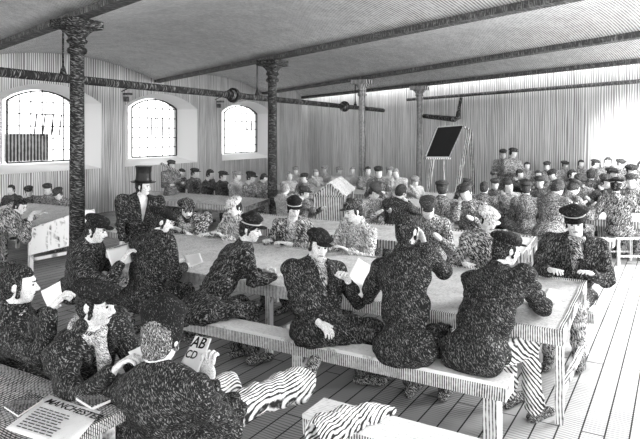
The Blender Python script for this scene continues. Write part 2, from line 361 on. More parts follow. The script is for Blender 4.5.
def sdf_mesh(name, prims, vox, cut=None, wrinkle=0, wf=22, seed=0):
    add = [p for p in prims if p[6] == 'u']
    lo = np.min([_bb(p)[0] for p in add], 0) - 3 * vox - wrinkle; hi = np.max([_bb(p)[1] for p in add], 0) + 3 * vox + wrinkle
    n = np.maximum(np.ceil((hi - lo) / vox).astype(int) + 1, 4)
    ax = [(lo[i] + vox * np.arange(n[i])).astype('f4') for i in range(3)]
    f = np.full(n, .5, 'f4')
    for p in prims:
        a, b = _bb(p); k = p[5]; pad = k + 2.5 * vox + wrinkle
        i0 = np.clip(np.floor((a - pad - lo) / vox).astype(int), 0, n - 1); i1 = np.clip(np.ceil((b + pad - lo) / vox).astype(int) + 1, 1, n)
        if (i1 <= i0).any(): continue
        sl = tuple(slice(i0[i], i1[i]) for i in range(3))
        X, Y, Z = ax[0][sl[0]][:, None, None], ax[1][sl[1]][None, :, None], ax[2][sl[2]][None, None, :]
        d = _ev(p, X, Y, Z); g = f[sl]
        if p[6] == 'u':
            h = np.clip(.5 + .5 * (g - d) / k, 0, 1); f[sl] = g + (d - g) * h - k * h * (1 - h)
        else:
            d = -d; h = np.clip(.5 - .5 * (g - d) / k, 0, 1); f[sl] = g + (d - g) * h + k * h * (1 - h)
    X, Y, Z = ax[0][:, None, None], ax[1][None, :, None], ax[2][None, None, :]
    if wrinkle:
        rs = np.random.RandomState(seed); idx = np.nonzero(np.abs(f) < wrinkle * 2 + 2 * vox)
        x, y, z = ax[0][idx[0]], ax[1][idx[1]], ax[2][idx[2]]; ph = rs.rand(8) * 6.28
        wx = .05 * np.sin(9 * y + ph[0]) + .04 * np.sin(11 * z + ph[1]); wy = .05 * np.sin(10 * z + ph[2]) + .04 * np.sin(8 * x + ph[3])
        s = np.sin(wf * (x + wx) + wf * .8 * (z + wy) + ph[4]) * .45 + np.sin(wf * 1.3 * (y + wx) - wf * (z - wy) + ph[5]) * .4
        s += (1 - 2 * np.abs(np.sin(wf * 1.1 * (z + wx * 2) + wf * .7 * (y + wy * 2) + ph[6]))) * .4 + (1 - 2 * np.abs(np.sin(wf * .9 * (x - wy * 2) - wf * .8 * (z + wx) + ph[7]))) * .35
        f[idx] += wrinkle * s
    if cut is not None: f = np.maximum(f, cut(X, Y, Z)).astype('f4')
    # surface nets
    s = f < 0; cx = None
    acc = np.zeros([m - 1 for m in n] + [3], 'f4'); cnt = np.zeros([m - 1 for m in n], 'f4')
    def sh_(A, o): return A[o[0]:n[0] - 1 + o[0], o[1]:n[1] - 1 + o[1], o[2]:n[2] - 1 + o[2]]
    act = np.zeros([m - 1 for m in n], bool); allin = np.ones_like(act)
    for o in np.ndindex(2, 2, 2): t = sh_(s, o); act |= t; allin &= t
    act &= ~allin; ci = np.nonzero(act); m = len(ci[0])
    if m == 0: return bpy.data.meshes.new(name)
    P = np.zeros((m, 3), 'f4'); C = np.zeros(m, 'f4')
    for d in range(3):
        o1 = [o for o in np.ndindex(2, 2, 2) if o[d] == 0]
        for o in o1:
            e = list(o); e[d] = 1
            fa = f[ci[0] + o[0], ci[1] + o[1], ci[2] + o[2]]; fb = f[ci[0] + e[0], ci[1] + e[1], ci[2] + e[2]]
            x = (fa < 0) != (fb < 0); t = np.where(x, fa / np.where(x, fa - fb, 1), 0)
            q = np.tile(np.array(o, 'f4'), (m, 1)); q[:, d] = t; P += q * x[:, None]; C += x
    P = (P / C[:, None] + np.stack(ci, 1)) * vox + lo
    vid = -np.ones(act.shape, 'i4'); vid[ci] = np.arange(m)
    quads = []
    for d in range(3):
        a, b = [(1, 2), (2, 0), (0, 1)][d]
        s0 = [slice(None)] * 3; s1 = [slice(None)] * 3; s0[d] = slice(0, -1); s1[d] = slice(1, None)
        A, Bm = s[tuple(s0)], s[tuple(s1)]; e = np.nonzero(A != Bm); e = np.stack(e, 1)
        ok = (e[:, a] > 0) & (e[:, b] > 0) & (e[:, a] < n[a] - 1) & (e[:, b] < n[b] - 1); e = e[ok]
        flip = A[e[:, 0], e[:, 1], e[:, 2]]
        def g(da, db):
            q = e.copy(); q[:, a] += da; q[:, b] += db; return vid[q[:, 0], q[:, 1], q[:, 2]]
        Q = np.stack([g(-1, -1), g(0, -1), g(0, 0), g(-1, 0)], 1); Q[~flip] = Q[~flip][:, ::-1]; quads.append(Q)
    Q = np.concatenate(quads); Q = Q[(Q >= 0).all(1)]
    me = bpy.data.meshes.new(name); me.vertices.add(m); me.vertices.foreach_set('co', P.ravel())
    k = len(Q); me.loops.add(4 * k); me.polygons.add(k); me.loops.foreach_set('vertex_index', Q.ravel().astype('i4'))
    me.polygons.foreach_set('loop_start', np.arange(0, 4 * k, 4, dtype='i4')); me.polygons.foreach_set('loop_total', np.full(k, 4, 'i4'))
    me.polygons.foreach_set('use_smooth', np.ones(k, bool)); me.update(calc_edges=True); me.validate(); return me

# ------------------------------------------------------------------ people
INK = ink
def ik(a, t, l1, l2, pole):
    d = t - a; L = d.length
    if L > (l1 + l2) * .995: d = d * ((l1 + l2) * .995 / L); t = a + d; L = d.length
    n = d.normalized(); x = (l1 * l1 - l2 * l2 + L * L) / (2 * L); h = math.sqrt(max(l1 * l1 - x * x, 0))
    p = pole - n * pole.dot(n)
    p = p.normalized() if p.length > 1e-4 else n.orthogonal()
    return a + n * x + p * h, t
def ang(a): a = math.radians(a); return Vector((math.cos(a), math.sin(a), 0)), Vector((math.sin(a), -math.cos(a), 0))
UP = Vector((0, 0, 1))
def frame(right, fwd, up): return np.array([[right[i], fwd[i], up[i]] for i in range(3)], 'f4')

def person(label, root, hip, head, hyaw, pitch=0, roll=0, syaw=None, lyaw=None, hands=(None, None), poles=(None, None), feet=(None, None), knees=(None, None),
           hat='flat', hatm='cap_dark', coatm='coat_dark', trm='trouser_dark', hairm='hair_dark', skinm='skin', bootm='boot',
           s=1.0, vox=.0075, near=True, vneck=False, vestm='vest', beard=0, seat=.45, stand=False, bulk=1.0, skirt=True, curl=(.5, .5), category='person', group=None,
           hairlen=0, flare=.058, neck=0, seed=0, name='person', wr=.0125, skl=.55, face=True, scarf=False, stripe=False, collar=None, hd=None):
    """all points in world coordinates; angles in degrees, heading of +Y is 90"""
    r0 = Vector(root); QCUR[0] = '' if label == 'x' else ('_near' if r0.y < 4.15 else ('_far' if r0.y > 7.2 else ''))
    r0 = Vector(root); rt = tag(empty(name, r0), label, category, group)
    Lc = lambda p: None if p is None else Vector(p) - r0
    P = Lc(hip); H = Lc(head); hands = [Lc(h) for h in hands]; feet = [Lc(h) for h in feet]; knees = [Lc(h) for h in knees]
    syaw = hyaw if syaw is None else syaw; lyaw = syaw if lyaw is None else lyaw
    hf, hr = ang(hyaw); sf, sr = ang(syaw); lf, lr = ang(lyaw)
    q = Matrix.Rotation(-math.radians(pitch), 3, hr); f1 = q @ hf; u1 = q @ UP
    q = Matrix.Rotation(math.radians(roll), 3, f1); r1 = q @ hr; u1 = q @ u1; R = frame(r1, f1, u1)
    hs = s * .94
    def hp(x, y, z): return H + (r1 * x + f1 * y + u1 * z) * hs
    N = H + (u1 * -.115 + f1 * -.035) * hs - UP * (.055 * s + neck) - sf * .02
    spine = (N - P); sl = spine.length; sn = spine.normalized()
    tf = (sf - sn * sf.dot(sn)).normalized(); trt = tf.cross(sn).normalized(); RT = frame(trt, tf, sn)
    pf = (lf - UP * 0).normalized(); RP = frame(lr, lf, UP)
    def tp(t, x=0, y=0): return P + spine * t + (trt * x + tf * y) * s
    b = bulk
    sh = [tp(.93, -.175 * b), tp(.93, .175 * b)]
    sh = [p + UP * -.02 * s for p in sh]
    arms = []
    for i in (0, 1):
        sg = -1 if i == 0 else 1
        t = hands[i] if hands[i] is not None else (P + lf * .30 * s + lr * sg * .12 * s + UP * .12 * s if not stand else P + lr * sg * .24 * s - UP * .12 * s + lf * .05)
        pole = Vector(poles[i]) if poles[i] is not None else (trt * sg * .5 - UP - tf * .3)
        e, wv_ = ik(sh[i], t, .29 * s, .25 * s, pole); arms.append((sh[i], e, wv_))
    hj = [P + lr * (-.09 * s), P + lr * (.09 * s)]; legs = []
    for i in (0, 1):
        sg = -1 if i == 0 else 1
        if stand: t = feet[i] if feet[i] is not None else Vector((P.x, P.y, .09)) + lr * sg * .11 * s + lf * (.04 if i else -.04)
        else: t = feet[i] if feet[i] is not None else Vector((P.x, P.y, .09)) + lr * sg * .12 * s + lf * (.40 + .04 * sg) * s
        kp = (lf + UP * .9) if not stand else lf
        if knees[i] is not None: kp = knees[i] - (hj[i] + t) / 2
        k, a = ik(hj[i], t, .43 * s, .42 * s, kp); legs.append((hj[i], k, a))
    # ---- body
    B_ = [ell_(hp(0, -.015, .03), np.array((.076, .096, .088)) * hs, R, .015), ell_(hp(0, .022, -.03), np.array((.062, .072, .088)) * hs, R, .03),
          cap_(hp(0, -.03, -.06), N - UP * .03, .056 * s, .062 * s, .025)]
    if near and face:
        B_ += [ell_(hp(0, .058, -.095), np.array((.028, .026, .022)) * hs, R, .02),
               cap_(hp(-.036, .078, .022), hp(.036, .078, .022), .011 * hs, k=.012),
               ell_(hp(-.036, .066, -.022), np.array((.02, .02, .018)) * hs, R, .015), ell_(hp(.036, .066, -.022), np.array((.02, .02, .018)) * hs, R, .015),
               ell_(hp(-.028, .098, .002), np.array((.016, .014, .011)) * hs, R, .008, 'd'), ell_(hp(.028, .098, .002), np.array((.016, .014, .011)) * hs, R, .008, 'd'),
               cap_(hp(0, .084, .012), hp(0, .112, -.028), .009 * hs, .013 * hs, .008), ell_(hp(0, .098, -.034), np.array((.019, .013, .009)) * hs, R, .006),
               cap_(hp(-.018, .088, -.056), hp(.018, .088, -.056), .007 * hs, k=.005), cap_(hp(-.015, .086, -.070), hp(.015, .086, -.070), .008 * hs, k=.005)]
    for sg in (-1, 1): B_.append(ell_(hp(sg * .078, -.012, -.008), np.array((.010, .020, .032)) * hs, R, .006))
    B_ += [ell_(tp(.70), np.array((.15, .10, .17)) * s, RT, .05), ell_(tp(.38), np.array((.13, .09, .15)) * s, RT, .05), ell_(P + UP * .02 * s, np.array((.14, .11, .10)) * s, RP, .05),
           cap_(arms[0][0], arms[1][0], .05 * s, k=.04)]
    for i in (0, 1):
        sg = -1 if i == 0 else 1; a, e, wv_ = arms[i]; B_ += [cap_(a, e, .046 * s, .038 * s, .03), cap_(e, wv_, .038 * s, .026 * s, .02)]
        d = (wv_ - e).normalized()
        if hd and hd[i] is not None: d = (Vector(hd[i])).normalized()
        lat = d.cross(UP); lat = lat.normalized() if lat.length > .2 else trt.copy(); nrm = lat.cross(d).normalized()      # nrm up, palm = -nrm
        lat_t = -lat * sg if lat.dot(trt) > 0 else lat * sg
        if near:
            Rh = frame(lat, d, nrm)
            B_.append(ell_(wv_ + d * .048 * s, np.array((.041, .052, .017)) * s, Rh, .012)); cu = curl[i]
            for j, (ln, lx) in enumerate(((.92, -1.5), (1.03, -.5), (1, .5), (.8, 1.5))):
                p = wv_ + d * .085 * s + lat * lx * .0205 * s * (-1 if lat_t.dot(lat) > 0 else 1); dd = (d + lat * lx * .06 * (-1 if lat_t.dot(lat) > 0 else 1)).normalized()
                ax_ = dd.cross(nrm).normalized()
                for L3, rr, cc in ((.042, .0098, .35), (.028, .009, 1.0), (.022, .0082, .8)):
                    dd = (Matrix.Rotation(-cu * cc, 3, ax_) @ dd).normalized(); p2 = p + dd * L3 * ln * s
                    B_.append(cap_(p, p2, rr * s, rr * .93 * s, .004)); p = p2
            p = wv_ + d * .03 * s + lat_t * .036 * s; dd = (d * .75 + lat_t * .65 - nrm * .35 * cu).normalized()
            for L3, rr in ((.036, .0125), (.032, .0105)):
                p2 = p + dd * L3 * s; B_.append(cap_(p, p2, rr * s, rr * .9 * s, .006)); p = p2; dd = (dd + d * .35).normalized()
        else:
            B_.append(cap_(wv_ + d * .03 * s, wv_ + d * .11 * s, .032 * s, .022 * s, .01)); B_.append(cap_(wv_ + d * .03 * s + lat_t * .03 * s, wv_ + d * .06 * s + lat_t * .05 * s, .013 * s, .012 * s, .01))
    for i in (0, 1):
        a, k, f_ = legs[i]; B_ += [cap_(a, k, .065 * s, .045 * s, .03), cap_(k, f_, .042 * s, .03 * s, .02)]
        fd = lf if abs((k - f_).normalized().z) > .55 else (UP * .5 + lf * .6).normalized(); B_.append(cap_(f_ - UP * .03, f_ + fd * .12 * s - UP * .045, .03 * s, .024 * s, .02))
    bo = link('body', sdf_mesh('body', B_, vox), M(skinm), rt)
    # ---- trousers
    T_ = [ell_(P, np.array((.165, .135, .12)) * s, RP, .05)]
    for i in (0, 1):
        a, k, f_ = legs[i]; T_ += [cap_(a, k, .092 * s, .068 * s, .05), cap_(k, k + (f_ - k) * .90, .066 * s, (flare if i else .058) * s, .03)]
    link('trousers', sdf_mesh('trousers', T_, max(vox, .009), wrinkle=wr, wf=26, seed=seed + 5), M(trm), rt)
    # ---- boots
    for i in (0, 1):
        a, k, f_ = legs[i]; sd = (k - f_).normalized(); g = f_ - UP * 0
        fd = lf.copy() if abs(sd.z) > .55 or stand else (UP * .5 + lf * .6).normalized()
        if abs(sd.z) > .55 or stand:
            bt = [cap_(f_ + sd * .07 * s, f_ - UP * .02, .047 * s, .046 * s, .02), cap_(f_ - UP * .045 - fd * .03 * s, f_ - UP * .045 + fd * .13 * s, .043 * s, .036 * s, .02), ell_(f_ - UP * .045 + fd * .16 * s, np.array((.045, .05, .035)) * s, frame(fd.cross(UP), fd, UP), .02)]
            cz = .002; ct = (lambda X, Y, Z, c=cz: (c - Z) + 0 * X + 0 * Y)
        else:
            bt = [cap_(f_ + sd * .06 * s, f_, .046 * s, k=.02), cap_(f_ - fd * .02, f_ + fd * .15 * s, .045 * s, .036 * s, .02)]; ct = None
        link('boot', sdf_mesh('boot', bt, max(vox, .008), cut=ct), M(bootm), rt)
    # ---- coat
    C_ = [ell_(tp(.72), np.array((.19 * b, .135 * b, .20)) * s, RT, .05), ell_(tp(.40), np.array((.165 * b, .13 * b, .19)) * s, RT, .05), ell_(P + UP * .03 * s, np.array((.175, .15, .13)) * s, RP, .05),
          cap_(arms[0][0], arms[1][0], .070 * s, k=.05), cap_(N - UP * .05 * s, N + (H - N) * .12, .082 * s, .074 * s, .025)]
    if skirt and not stand: C_ += [ell_(P - lf * .05 * s - UP * .0, np.array((.20 * b, .17, .13)) * s, RP, .05), cap_(legs[0][0] + UP * .02, legs[0][0].lerp(legs[0][1], skl) + UP * .015, .098 * s, .09 * s, .05), cap_(legs[1][0] + UP * .02, legs[1][0].lerp(legs[1][1], skl) + UP * .015, .098 * s, .09 * s, .05)]
    if stand: C_ += [cap_(P, P - UP * .22 * s, .17 * s, .19 * s, .05)]
    for i in (0, 1):
        a, e, wv_ = arms[i]; C_ += [cap_(a, e, .068 * b * s, .058 * s, .04), cap_(e, e + (wv_ - e) * .86, .056 * s, .045 * s, .02), ell_(e, np.array((.062,) * 3) * s, None, .02)]
    zc = seat - .003
    n3 = [np.array(x, 'f4') for x in (trt, tf, sn)]; Nn = np.array(N, 'f4')
    def cutf(X, Y, Z, wedge=vneck):
        g = (zc - Z) + 0 * X + 0 * Y if (not stand and zc > 0) else np.full(np.broadcast_shapes(X.shape, Y.shape, Z.shape), -1, 'f4')
        if wedge:
            x, y, z = X - Nn[0], Y - Nn[1], Z - Nn[2]
            a = x * n3[0][0] + y * n3[0][1] + z * n3[0][2]; f_ = x * n3[1][0] + y * n3[1][1] + z * n3[1][2]; c = x * n3[2][0] + y * n3[2][1] + z * n3[2][2]
            wd = np.maximum(np.maximum(np.abs(a) - (.02 + .24 * np.clip(c / s + .30, 0, .4)) * s * .75, -(c + .30 * s)), -(f_ - .03 * s))
            g = np.maximum(g, -wd)
        return g
    link('coat', sdf_mesh('coat', C_, vox, cut=cutf, wrinkle=wr, wf=20, seed=seed), M(coatm), rt)
    if vneck:
        V_ = [ell_(tp(.72), np.array((.165, .122, .19)) * s, RT, .05), ell_(tp(.42), np.array((.145, .118, .17)) * s, RT, .05), cap_(N - UP * .06 * s, N, .07 * s, .062 * s, .025)]
        link('shirt_front', sdf_mesh('shirt_front', V_, max(vox, .009), wrinkle=wr * .6, wf=40, seed=seed + 2), M(vestm), rt)
        for sg in (-1, 1):
            lp = [cap_(N + (trt * sg * .105 + tf * .09) * s * .9 - UP * .04 * s, N + (trt * sg * .035 + tf * .165) * s - sn * .24 * s, .026 * s, .014 * s, .01)]
            link('lapel', sdf_mesh('lapel', lp, max(vox, .008)), M(coatm), rt)
    if collar or scarf:
        cm = MB(); n_ = 16
        ps = [N + UP * .012 + (trt * math.cos(t) * .076 + tf * math.sin(t) * .082) * s for t in [2 * math.pi * k_ / n_ for k_ in range(n_)]]
        cl = [cap_(ps[k_], ps[(k_ + 1) % n_], (.026 if scarf else .018) * s, k=.006) for k_ in range(n_)]
        if scarf: cl += [cap_(N + tf * .085 * s, N + tf * .13 * s - UP * .13 * s + trt * .02, .03 * s, .022 * s, .02), cap_(N + tf * .085 * s, N + tf * .125 * s - UP * .12 * s - trt * .03, .028 * s, .02 * s, .02)]
        link('neckerchief' if scarf else 'collar', sdf_mesh('collar', cl, max(vox, .008), wrinkle=.003, wf=60), M(collar or 'vest'), rt)
    # ---- hair
    if hairm:
        hx = [ell_(hp(0, -.018, .034), np.array((.086, .104, .094)) * hs, R, .02), ell_(hp(0, -.055, -.03), np.array((.072, .062, .07 + .02 * hairlen)) * hs, R, .03)]
        for sg in (-1, 1): hx.append(cap_(hp(sg * .075, .015, .02), hp(sg * .076, .008, -.035 - .03 * hairlen), .013 * hs, .01 * hs, .012))
        n4 = [np.array(x, 'f4') for x in (r1, f1, u1)]; Hh = np.array(H, 'f4')
        def hc(X, Y, Z):
            x, y, z = X - Hh[0], Y - Hh[1], Z - Hh[2]; f_ = (x * n4[1][0] + y * n4[1][1] + z * n4[1][2]) / hs; c = (x * n4[2][0] + y * n4[2][1] + z * n4[2][2]) / hs
            return (np.minimum(f_ - .028, np.maximum(f_ - .2, .055 - c))).astype('f4') * hs
        link('hair', sdf_mesh('hair', hx, max(vox * .9, .006), cut=hc, wrinkle=.0045 * (1 if near else .5), wf=70, seed=seed + 3), M(hairm), rt)
    if beard:
        bx = [cap_(hp(-.05, .05, -.06), hp(0, .075, -.105), .018 * hs, .024 * hs, .015), cap_(hp(.05, .05, -.06), hp(0, .075, -.105), .018 * hs, .024 * hs, .015), ell_(hp(0, .072, -.115), np.array((.04, .03, .035)) * hs, R, .02), cap_(hp(-.022, .098, -.046), hp(.022, .098, -.046), .008 * hs, k=.01)]
        link('beard', sdf_mesh('beard', bx, max(vox * .9, .006), wrinkle=.004, wf=80), M(hairm), rt)
    if near and face:
        for sg in (-1, 1):
            eb = MB().lathe([(.001, -.008), (.008, -.006), (.009, 0), (.008, .006), (.001, .008)], n=10, M=(Matrix((r1, f1, u1)).transposed() @ Matrix.Diagonal((1.15, .6, .75))) * hs)
            vs_ = [p + hp(sg * .028, .086, .003) for p in eb.v]; link('eye', mesh_from('eye', vs_, eb.f), M('ink_black'), bo, smooth=True)
            link('eyebrow', sdf_mesh('eyebrow', [cap_(hp(sg * .014, .093, .022), hp(sg * .042, .082, .026), .0055 * hs, .004 * hs, .002)], .003), M(hairm or 'hair_dark'), bo)
        link('mouth', sdf_mesh('mouth', [cap_(hp(-.019, .094, -.063), hp(.019, .094, -.063), .0042 * hs, .0042 * hs, .002)], .0028), M('ink_black'), bo)
    make_hat(hat, hatm, hp, R, hs, vox, rt, seed, (r1, f1, u1))
    rt['neckbase'] = 0; del rt['neckbase']
    return rt
def make_hat(hat, hatm, hp, R, hs, vox, rt, seed, axes):
    r1, f1, u1 = axes; v2 = max(vox * .9, .006); A = lambda *r: np.array(r) * hs
    tl = lambda x, z: Matrix.Rotation(0, 3, 'X')
    if hat == 'flat':
        p = [ell_(hp(.0, -.022, .088), A(.108, .126, .046), R, .02), ell_(hp(0, .0, .06), A(.09, .105, .04), R, .02)]
        cp = link('cap', sdf_mesh('cap', p, v2, wrinkle=.004, wf=45, seed=seed), M(hatm), rt)
        link('peak', sdf_mesh('peak', [ell_(hp(0, .112, .052), A(.062, .05, .010), R, .004)], min(v2, .006)), M(hatm), cp)
    elif hat == 'slouch':
        p = [ell_(hp(.015, -.028, .088), A(.104, .120, .046), R, .02), ell_(hp(0, -.0, .06), A(.090, .106, .042), R, .02), ell_(hp(-.02, .05, .08), A(.078, .065, .03), R, .02)]
        cp = link('cap', sdf_mesh('cap', p, v2, wrinkle=.008, wf=34, seed=seed), M(hatm), rt)
        link('peak', sdf_mesh('peak', [ell_(hp(0, .12, .045), A(.07, .055, .012), R, .004)], min(v2, .006)), M(hatm), cp)
    elif hat == 'kepi':
        p = [cap_(hp(0, -.008, .05), hp(0, -.008, .10), .092 * hs, .088 * hs, .01), ell_(hp(0, -.012, .115), A(.105, .115, .04), R, .015)]
        cp = link('cap', sdf_mesh('cap', p, v2, wrinkle=.002, wf=30), M(hatm), rt)
        link('band', sdf_mesh('band', [ell_(hp(0, -.008, .062), A(.101, .108, .012), R, .004)], min(v2, .006)), M('cap_band'), cp)
        link('peak', sdf_mesh('peak', [ell_(hp(0, .112, .045), A(.068, .055, .010), R, .004)], min(v2, .006)), M('cap_dark'), cp)
    elif hat == 'tall':
        p = [cap_(hp(0, -.01, .06), hp(0, -.012, .105), .096 * hs, .098 * hs, .01), ell_(hp(0, -.012, .125), A(.112, .122, .05), R, .02), cap_(hp(0, -.01, .02), hp(0, -.01, .06), .094 * hs, .096 * hs, .01)]
        cp = link('cap', sdf_mesh('cap', p, v2, wrinkle=.003, wf=30, seed=seed), M(hatm), rt)
        link('peak', sdf_mesh('peak', [ell_(hp(0, .115, .035), A(.068, .055, .011), R, .004)], min(v2, .006)), M(hatm), cp)
    elif hat == 'officer':
        p = [cap_(hp(0, -.005, .045), hp(0, -.005, .085), .092 * hs, .094 * hs, .01), ell_(hp(0, .0, .118), A(.135, .145, .026), R, .02)]
        cp = link('cap', sdf_mesh('cap', p, v2), M(hatm), rt)
        link('band', sdf_mesh('band', [ell_(hp(0, -.005, .075), A(.104, .11, .010), R, .004)], min(v2, .006)), M('cap_band'), cp)
        link('peak', sdf_mesh('peak', [ell_(hp(0, .115, .042), A(.075, .05, .010), R, .004)], min(v2, .006)), M('cap_dark'), cp)
    elif hat == 'tophat':
        Mx = Matrix((r1, f1, u1)).transposed() * hs * 1.12
        def T(mb): mb.v = [Mx @ p + hp(0, -.008, .06) for p in mb.v]; return mb
        sc = lambda pr: [(r, z) for r, z in pr]
        T(MB().lathe(sc([(.10, -.01), (.15, .0), (.158, .012), (.15, .014), (.104, .006), (.097, .06), (.094, .12), (.098, .17), (.106, .205), (.104, .212), (.02, .214)]), n=28)).build('hat_crown', M(hatm), rt, smooth=False)
        T(MB().lathe([(.1065, .004), (.1035, .03), (.100, .031), (.102, .004)], n=28)).build('hat_band', M('hat_band'), rt)

QF = {'': 1.55, '_near': 2.1, '_far': 1.15}
QCUR = ['']
def M(n0):
    q = QCUR[0] if n0.split('_')[0] in ('coat', 'trouser', 'cap', 'hair', 'skin', 'vest', 'boot') and n0 != 'cap_band' else ''
    n = n0 + q; kf = QF[q]
    if n in MATS: return MATS[n]
    def ink(nm, cover, freq, rot, cross, warp, wscale, var, **k): return INK(nm, cover, freq * kf, rot, cross, warp * .22, wscale, var, fleck=0 if 'stripe' in nm else 3.1, **k)
    D = dict(
        coat_dark=lambda: ink(n, .86, 62, (.3, .5, .6), .42, .8, 5, .45, paper=.34, dark=.012),
        coat_dark2=lambda: ink(n, .82, 55, (.2, -.6, .9), .38, .8, 5, .45, paper=.34, dark=.012),
        coat_mid=lambda: ink(n, .72, 46, (.3, -.5, .4), .22, .8, 4, .45, paper=.78, dark=.02),
        coat_mid2=lambda: ink(n, .64, 42, (.1, .6, -.5), .15, .8, 4, .45, paper=.8, dark=.03),
        coat_light=lambda: ink(n, .5, 38, (.2, .6, .5), 0, .8, 4, .4, paper=.85, dark=.06),
        trouser_dark=lambda: ink(n, .74, 52, (0, .3, .5), .35, .9, 4, .45, paper=.34, dark=.015),
        trouser_mid=lambda: ink(n, .55, 40, (0, .3, .5), .1, .9, 4, .45, paper=.8, dark=.03),
        trouser_stripe=lambda: ink(n, .46, 27, (0, .73, .25), 0, .5, 3, .35, paper=.9, dark=.02),
        cap_dark=lambda: ink(n, 1.05, 70, (.4, .3, 0), .4, .8, 6, .4, paper=.4, dark=.01),
        cap_mid=lambda: ink(n, .85, 55, (.4, .3, 0), .2, .8, 6, .4, paper=.75, dark=.02),
        cap_light=lambda: ink(n, .35, 45, (.4, .3, 0), 0, .8, 6, .4, paper=.85, dark=.04),
        cap_band=lambda: plain(n, .55), hat_band=lambda: plain(n, .01), ink_black=lambda: plain(n, .015),
        hair_dark=lambda: ink(n, .98, 90, (0, .2, 0), .2, 1.2, 9, .4, paper=.6, dark=.01),
        hair_mid=lambda: ink(n, .76, 80, (0, .2, 0), 0, 1.2, 9, .4, paper=.75, dark=.03),
        skin=lambda: ink(n, .22, 95, (.5, .7, 0), 0, .5, 9, .22, paper=.84, dark=.2),
        skin_far=lambda: ink(n, .36, 50, (.5, .7, 0), 0, .5, 9, .3, paper=.8, dark=.1),
        trouser_pinstripe=lambda: INK(n, .40, 58, (0, -.357, .535), 0, .25, 3, .4, paper=.9, dark=.02),
        silk=lambda: plain(n, .018, .35),
        shirt_white=lambda: plain(n, .85),
        vest=lambda: ink(n, .5, 70, (0, .8, 0), 0, .5, 9, .3, paper=.85, dark=.05),
        boot=lambda: ink(n, .72, 60, (0, .8, 0), .2, .5, 9, .3, paper=.6, dark=.015),
        f_dark=lambda: ink(n, .9, 76, (.3, .5, .6), .25, .8, 5, .5, paper=.72, dark=.03),  # far clothes in lighter ink, haze of distance put into the colour
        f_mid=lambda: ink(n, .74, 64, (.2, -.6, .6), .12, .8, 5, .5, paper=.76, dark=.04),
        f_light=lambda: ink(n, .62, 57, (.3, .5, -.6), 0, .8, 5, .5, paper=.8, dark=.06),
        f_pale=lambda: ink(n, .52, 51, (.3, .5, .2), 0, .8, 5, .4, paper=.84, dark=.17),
        f_hair=lambda: ink(n, .95, 129, (.4, .3, 0), .1, .8, 6, .4, paper=.6, dark=.03),
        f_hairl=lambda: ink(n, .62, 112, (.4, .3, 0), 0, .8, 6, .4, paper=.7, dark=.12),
    )
    return D[n0]()
# ------------------------------------------------------------------ furniture
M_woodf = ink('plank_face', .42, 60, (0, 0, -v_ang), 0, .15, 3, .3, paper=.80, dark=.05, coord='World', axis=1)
M_wood = ink('plank_near', -.12, 50, (0, 0, -v_ang), 0, .35, 1.5, .25, paper=.88, dark=.06, coord='World', axis=0)  # tops inked paler than plank fronts, lit and shaded sides put into the hatch
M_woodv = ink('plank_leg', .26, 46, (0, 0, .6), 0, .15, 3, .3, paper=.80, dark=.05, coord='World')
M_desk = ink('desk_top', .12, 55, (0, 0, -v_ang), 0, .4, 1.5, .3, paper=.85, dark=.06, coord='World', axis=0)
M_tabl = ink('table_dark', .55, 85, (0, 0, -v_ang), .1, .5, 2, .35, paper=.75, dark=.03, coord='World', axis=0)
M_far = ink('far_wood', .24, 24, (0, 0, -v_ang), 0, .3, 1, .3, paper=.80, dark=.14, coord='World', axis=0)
M_farf = ink('far_wood_face', .42, 24, (0, 0, -v_ang), 0, .3, 1, .3, paper=.74, dark=.10, coord='World', axis=1)  # far fronts inked darker than far tops, shade put into the hatch
def bench(label, s0, s1, w0, wd=.22, h=.45, th=.12, legs=None, mats=None, origin=None, group='plain wooden benches', name='bench'):
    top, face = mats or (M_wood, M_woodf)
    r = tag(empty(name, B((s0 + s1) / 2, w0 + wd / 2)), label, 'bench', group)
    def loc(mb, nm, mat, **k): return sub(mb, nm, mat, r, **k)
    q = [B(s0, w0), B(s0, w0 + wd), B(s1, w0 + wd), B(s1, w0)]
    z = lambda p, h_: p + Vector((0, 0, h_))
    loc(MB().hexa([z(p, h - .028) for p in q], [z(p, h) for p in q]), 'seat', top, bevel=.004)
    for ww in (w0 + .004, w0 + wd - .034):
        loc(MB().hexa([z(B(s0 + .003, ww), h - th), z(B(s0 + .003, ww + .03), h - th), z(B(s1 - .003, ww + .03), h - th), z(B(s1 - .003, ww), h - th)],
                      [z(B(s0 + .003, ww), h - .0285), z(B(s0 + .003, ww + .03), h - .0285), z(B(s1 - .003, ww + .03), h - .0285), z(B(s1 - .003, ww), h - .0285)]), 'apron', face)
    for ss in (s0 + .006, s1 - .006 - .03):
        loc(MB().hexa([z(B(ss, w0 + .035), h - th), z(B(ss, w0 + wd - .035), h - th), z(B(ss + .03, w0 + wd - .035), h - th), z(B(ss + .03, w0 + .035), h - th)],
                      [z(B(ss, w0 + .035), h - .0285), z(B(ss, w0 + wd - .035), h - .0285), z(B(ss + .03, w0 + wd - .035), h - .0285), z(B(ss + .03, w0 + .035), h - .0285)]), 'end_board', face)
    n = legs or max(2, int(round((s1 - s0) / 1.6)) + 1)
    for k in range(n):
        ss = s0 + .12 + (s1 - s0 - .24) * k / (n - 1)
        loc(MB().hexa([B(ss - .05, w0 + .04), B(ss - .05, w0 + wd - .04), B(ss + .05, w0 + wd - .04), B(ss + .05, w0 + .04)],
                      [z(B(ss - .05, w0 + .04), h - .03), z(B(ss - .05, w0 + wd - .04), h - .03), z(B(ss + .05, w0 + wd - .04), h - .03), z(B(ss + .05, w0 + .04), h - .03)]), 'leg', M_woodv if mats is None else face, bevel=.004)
    return r
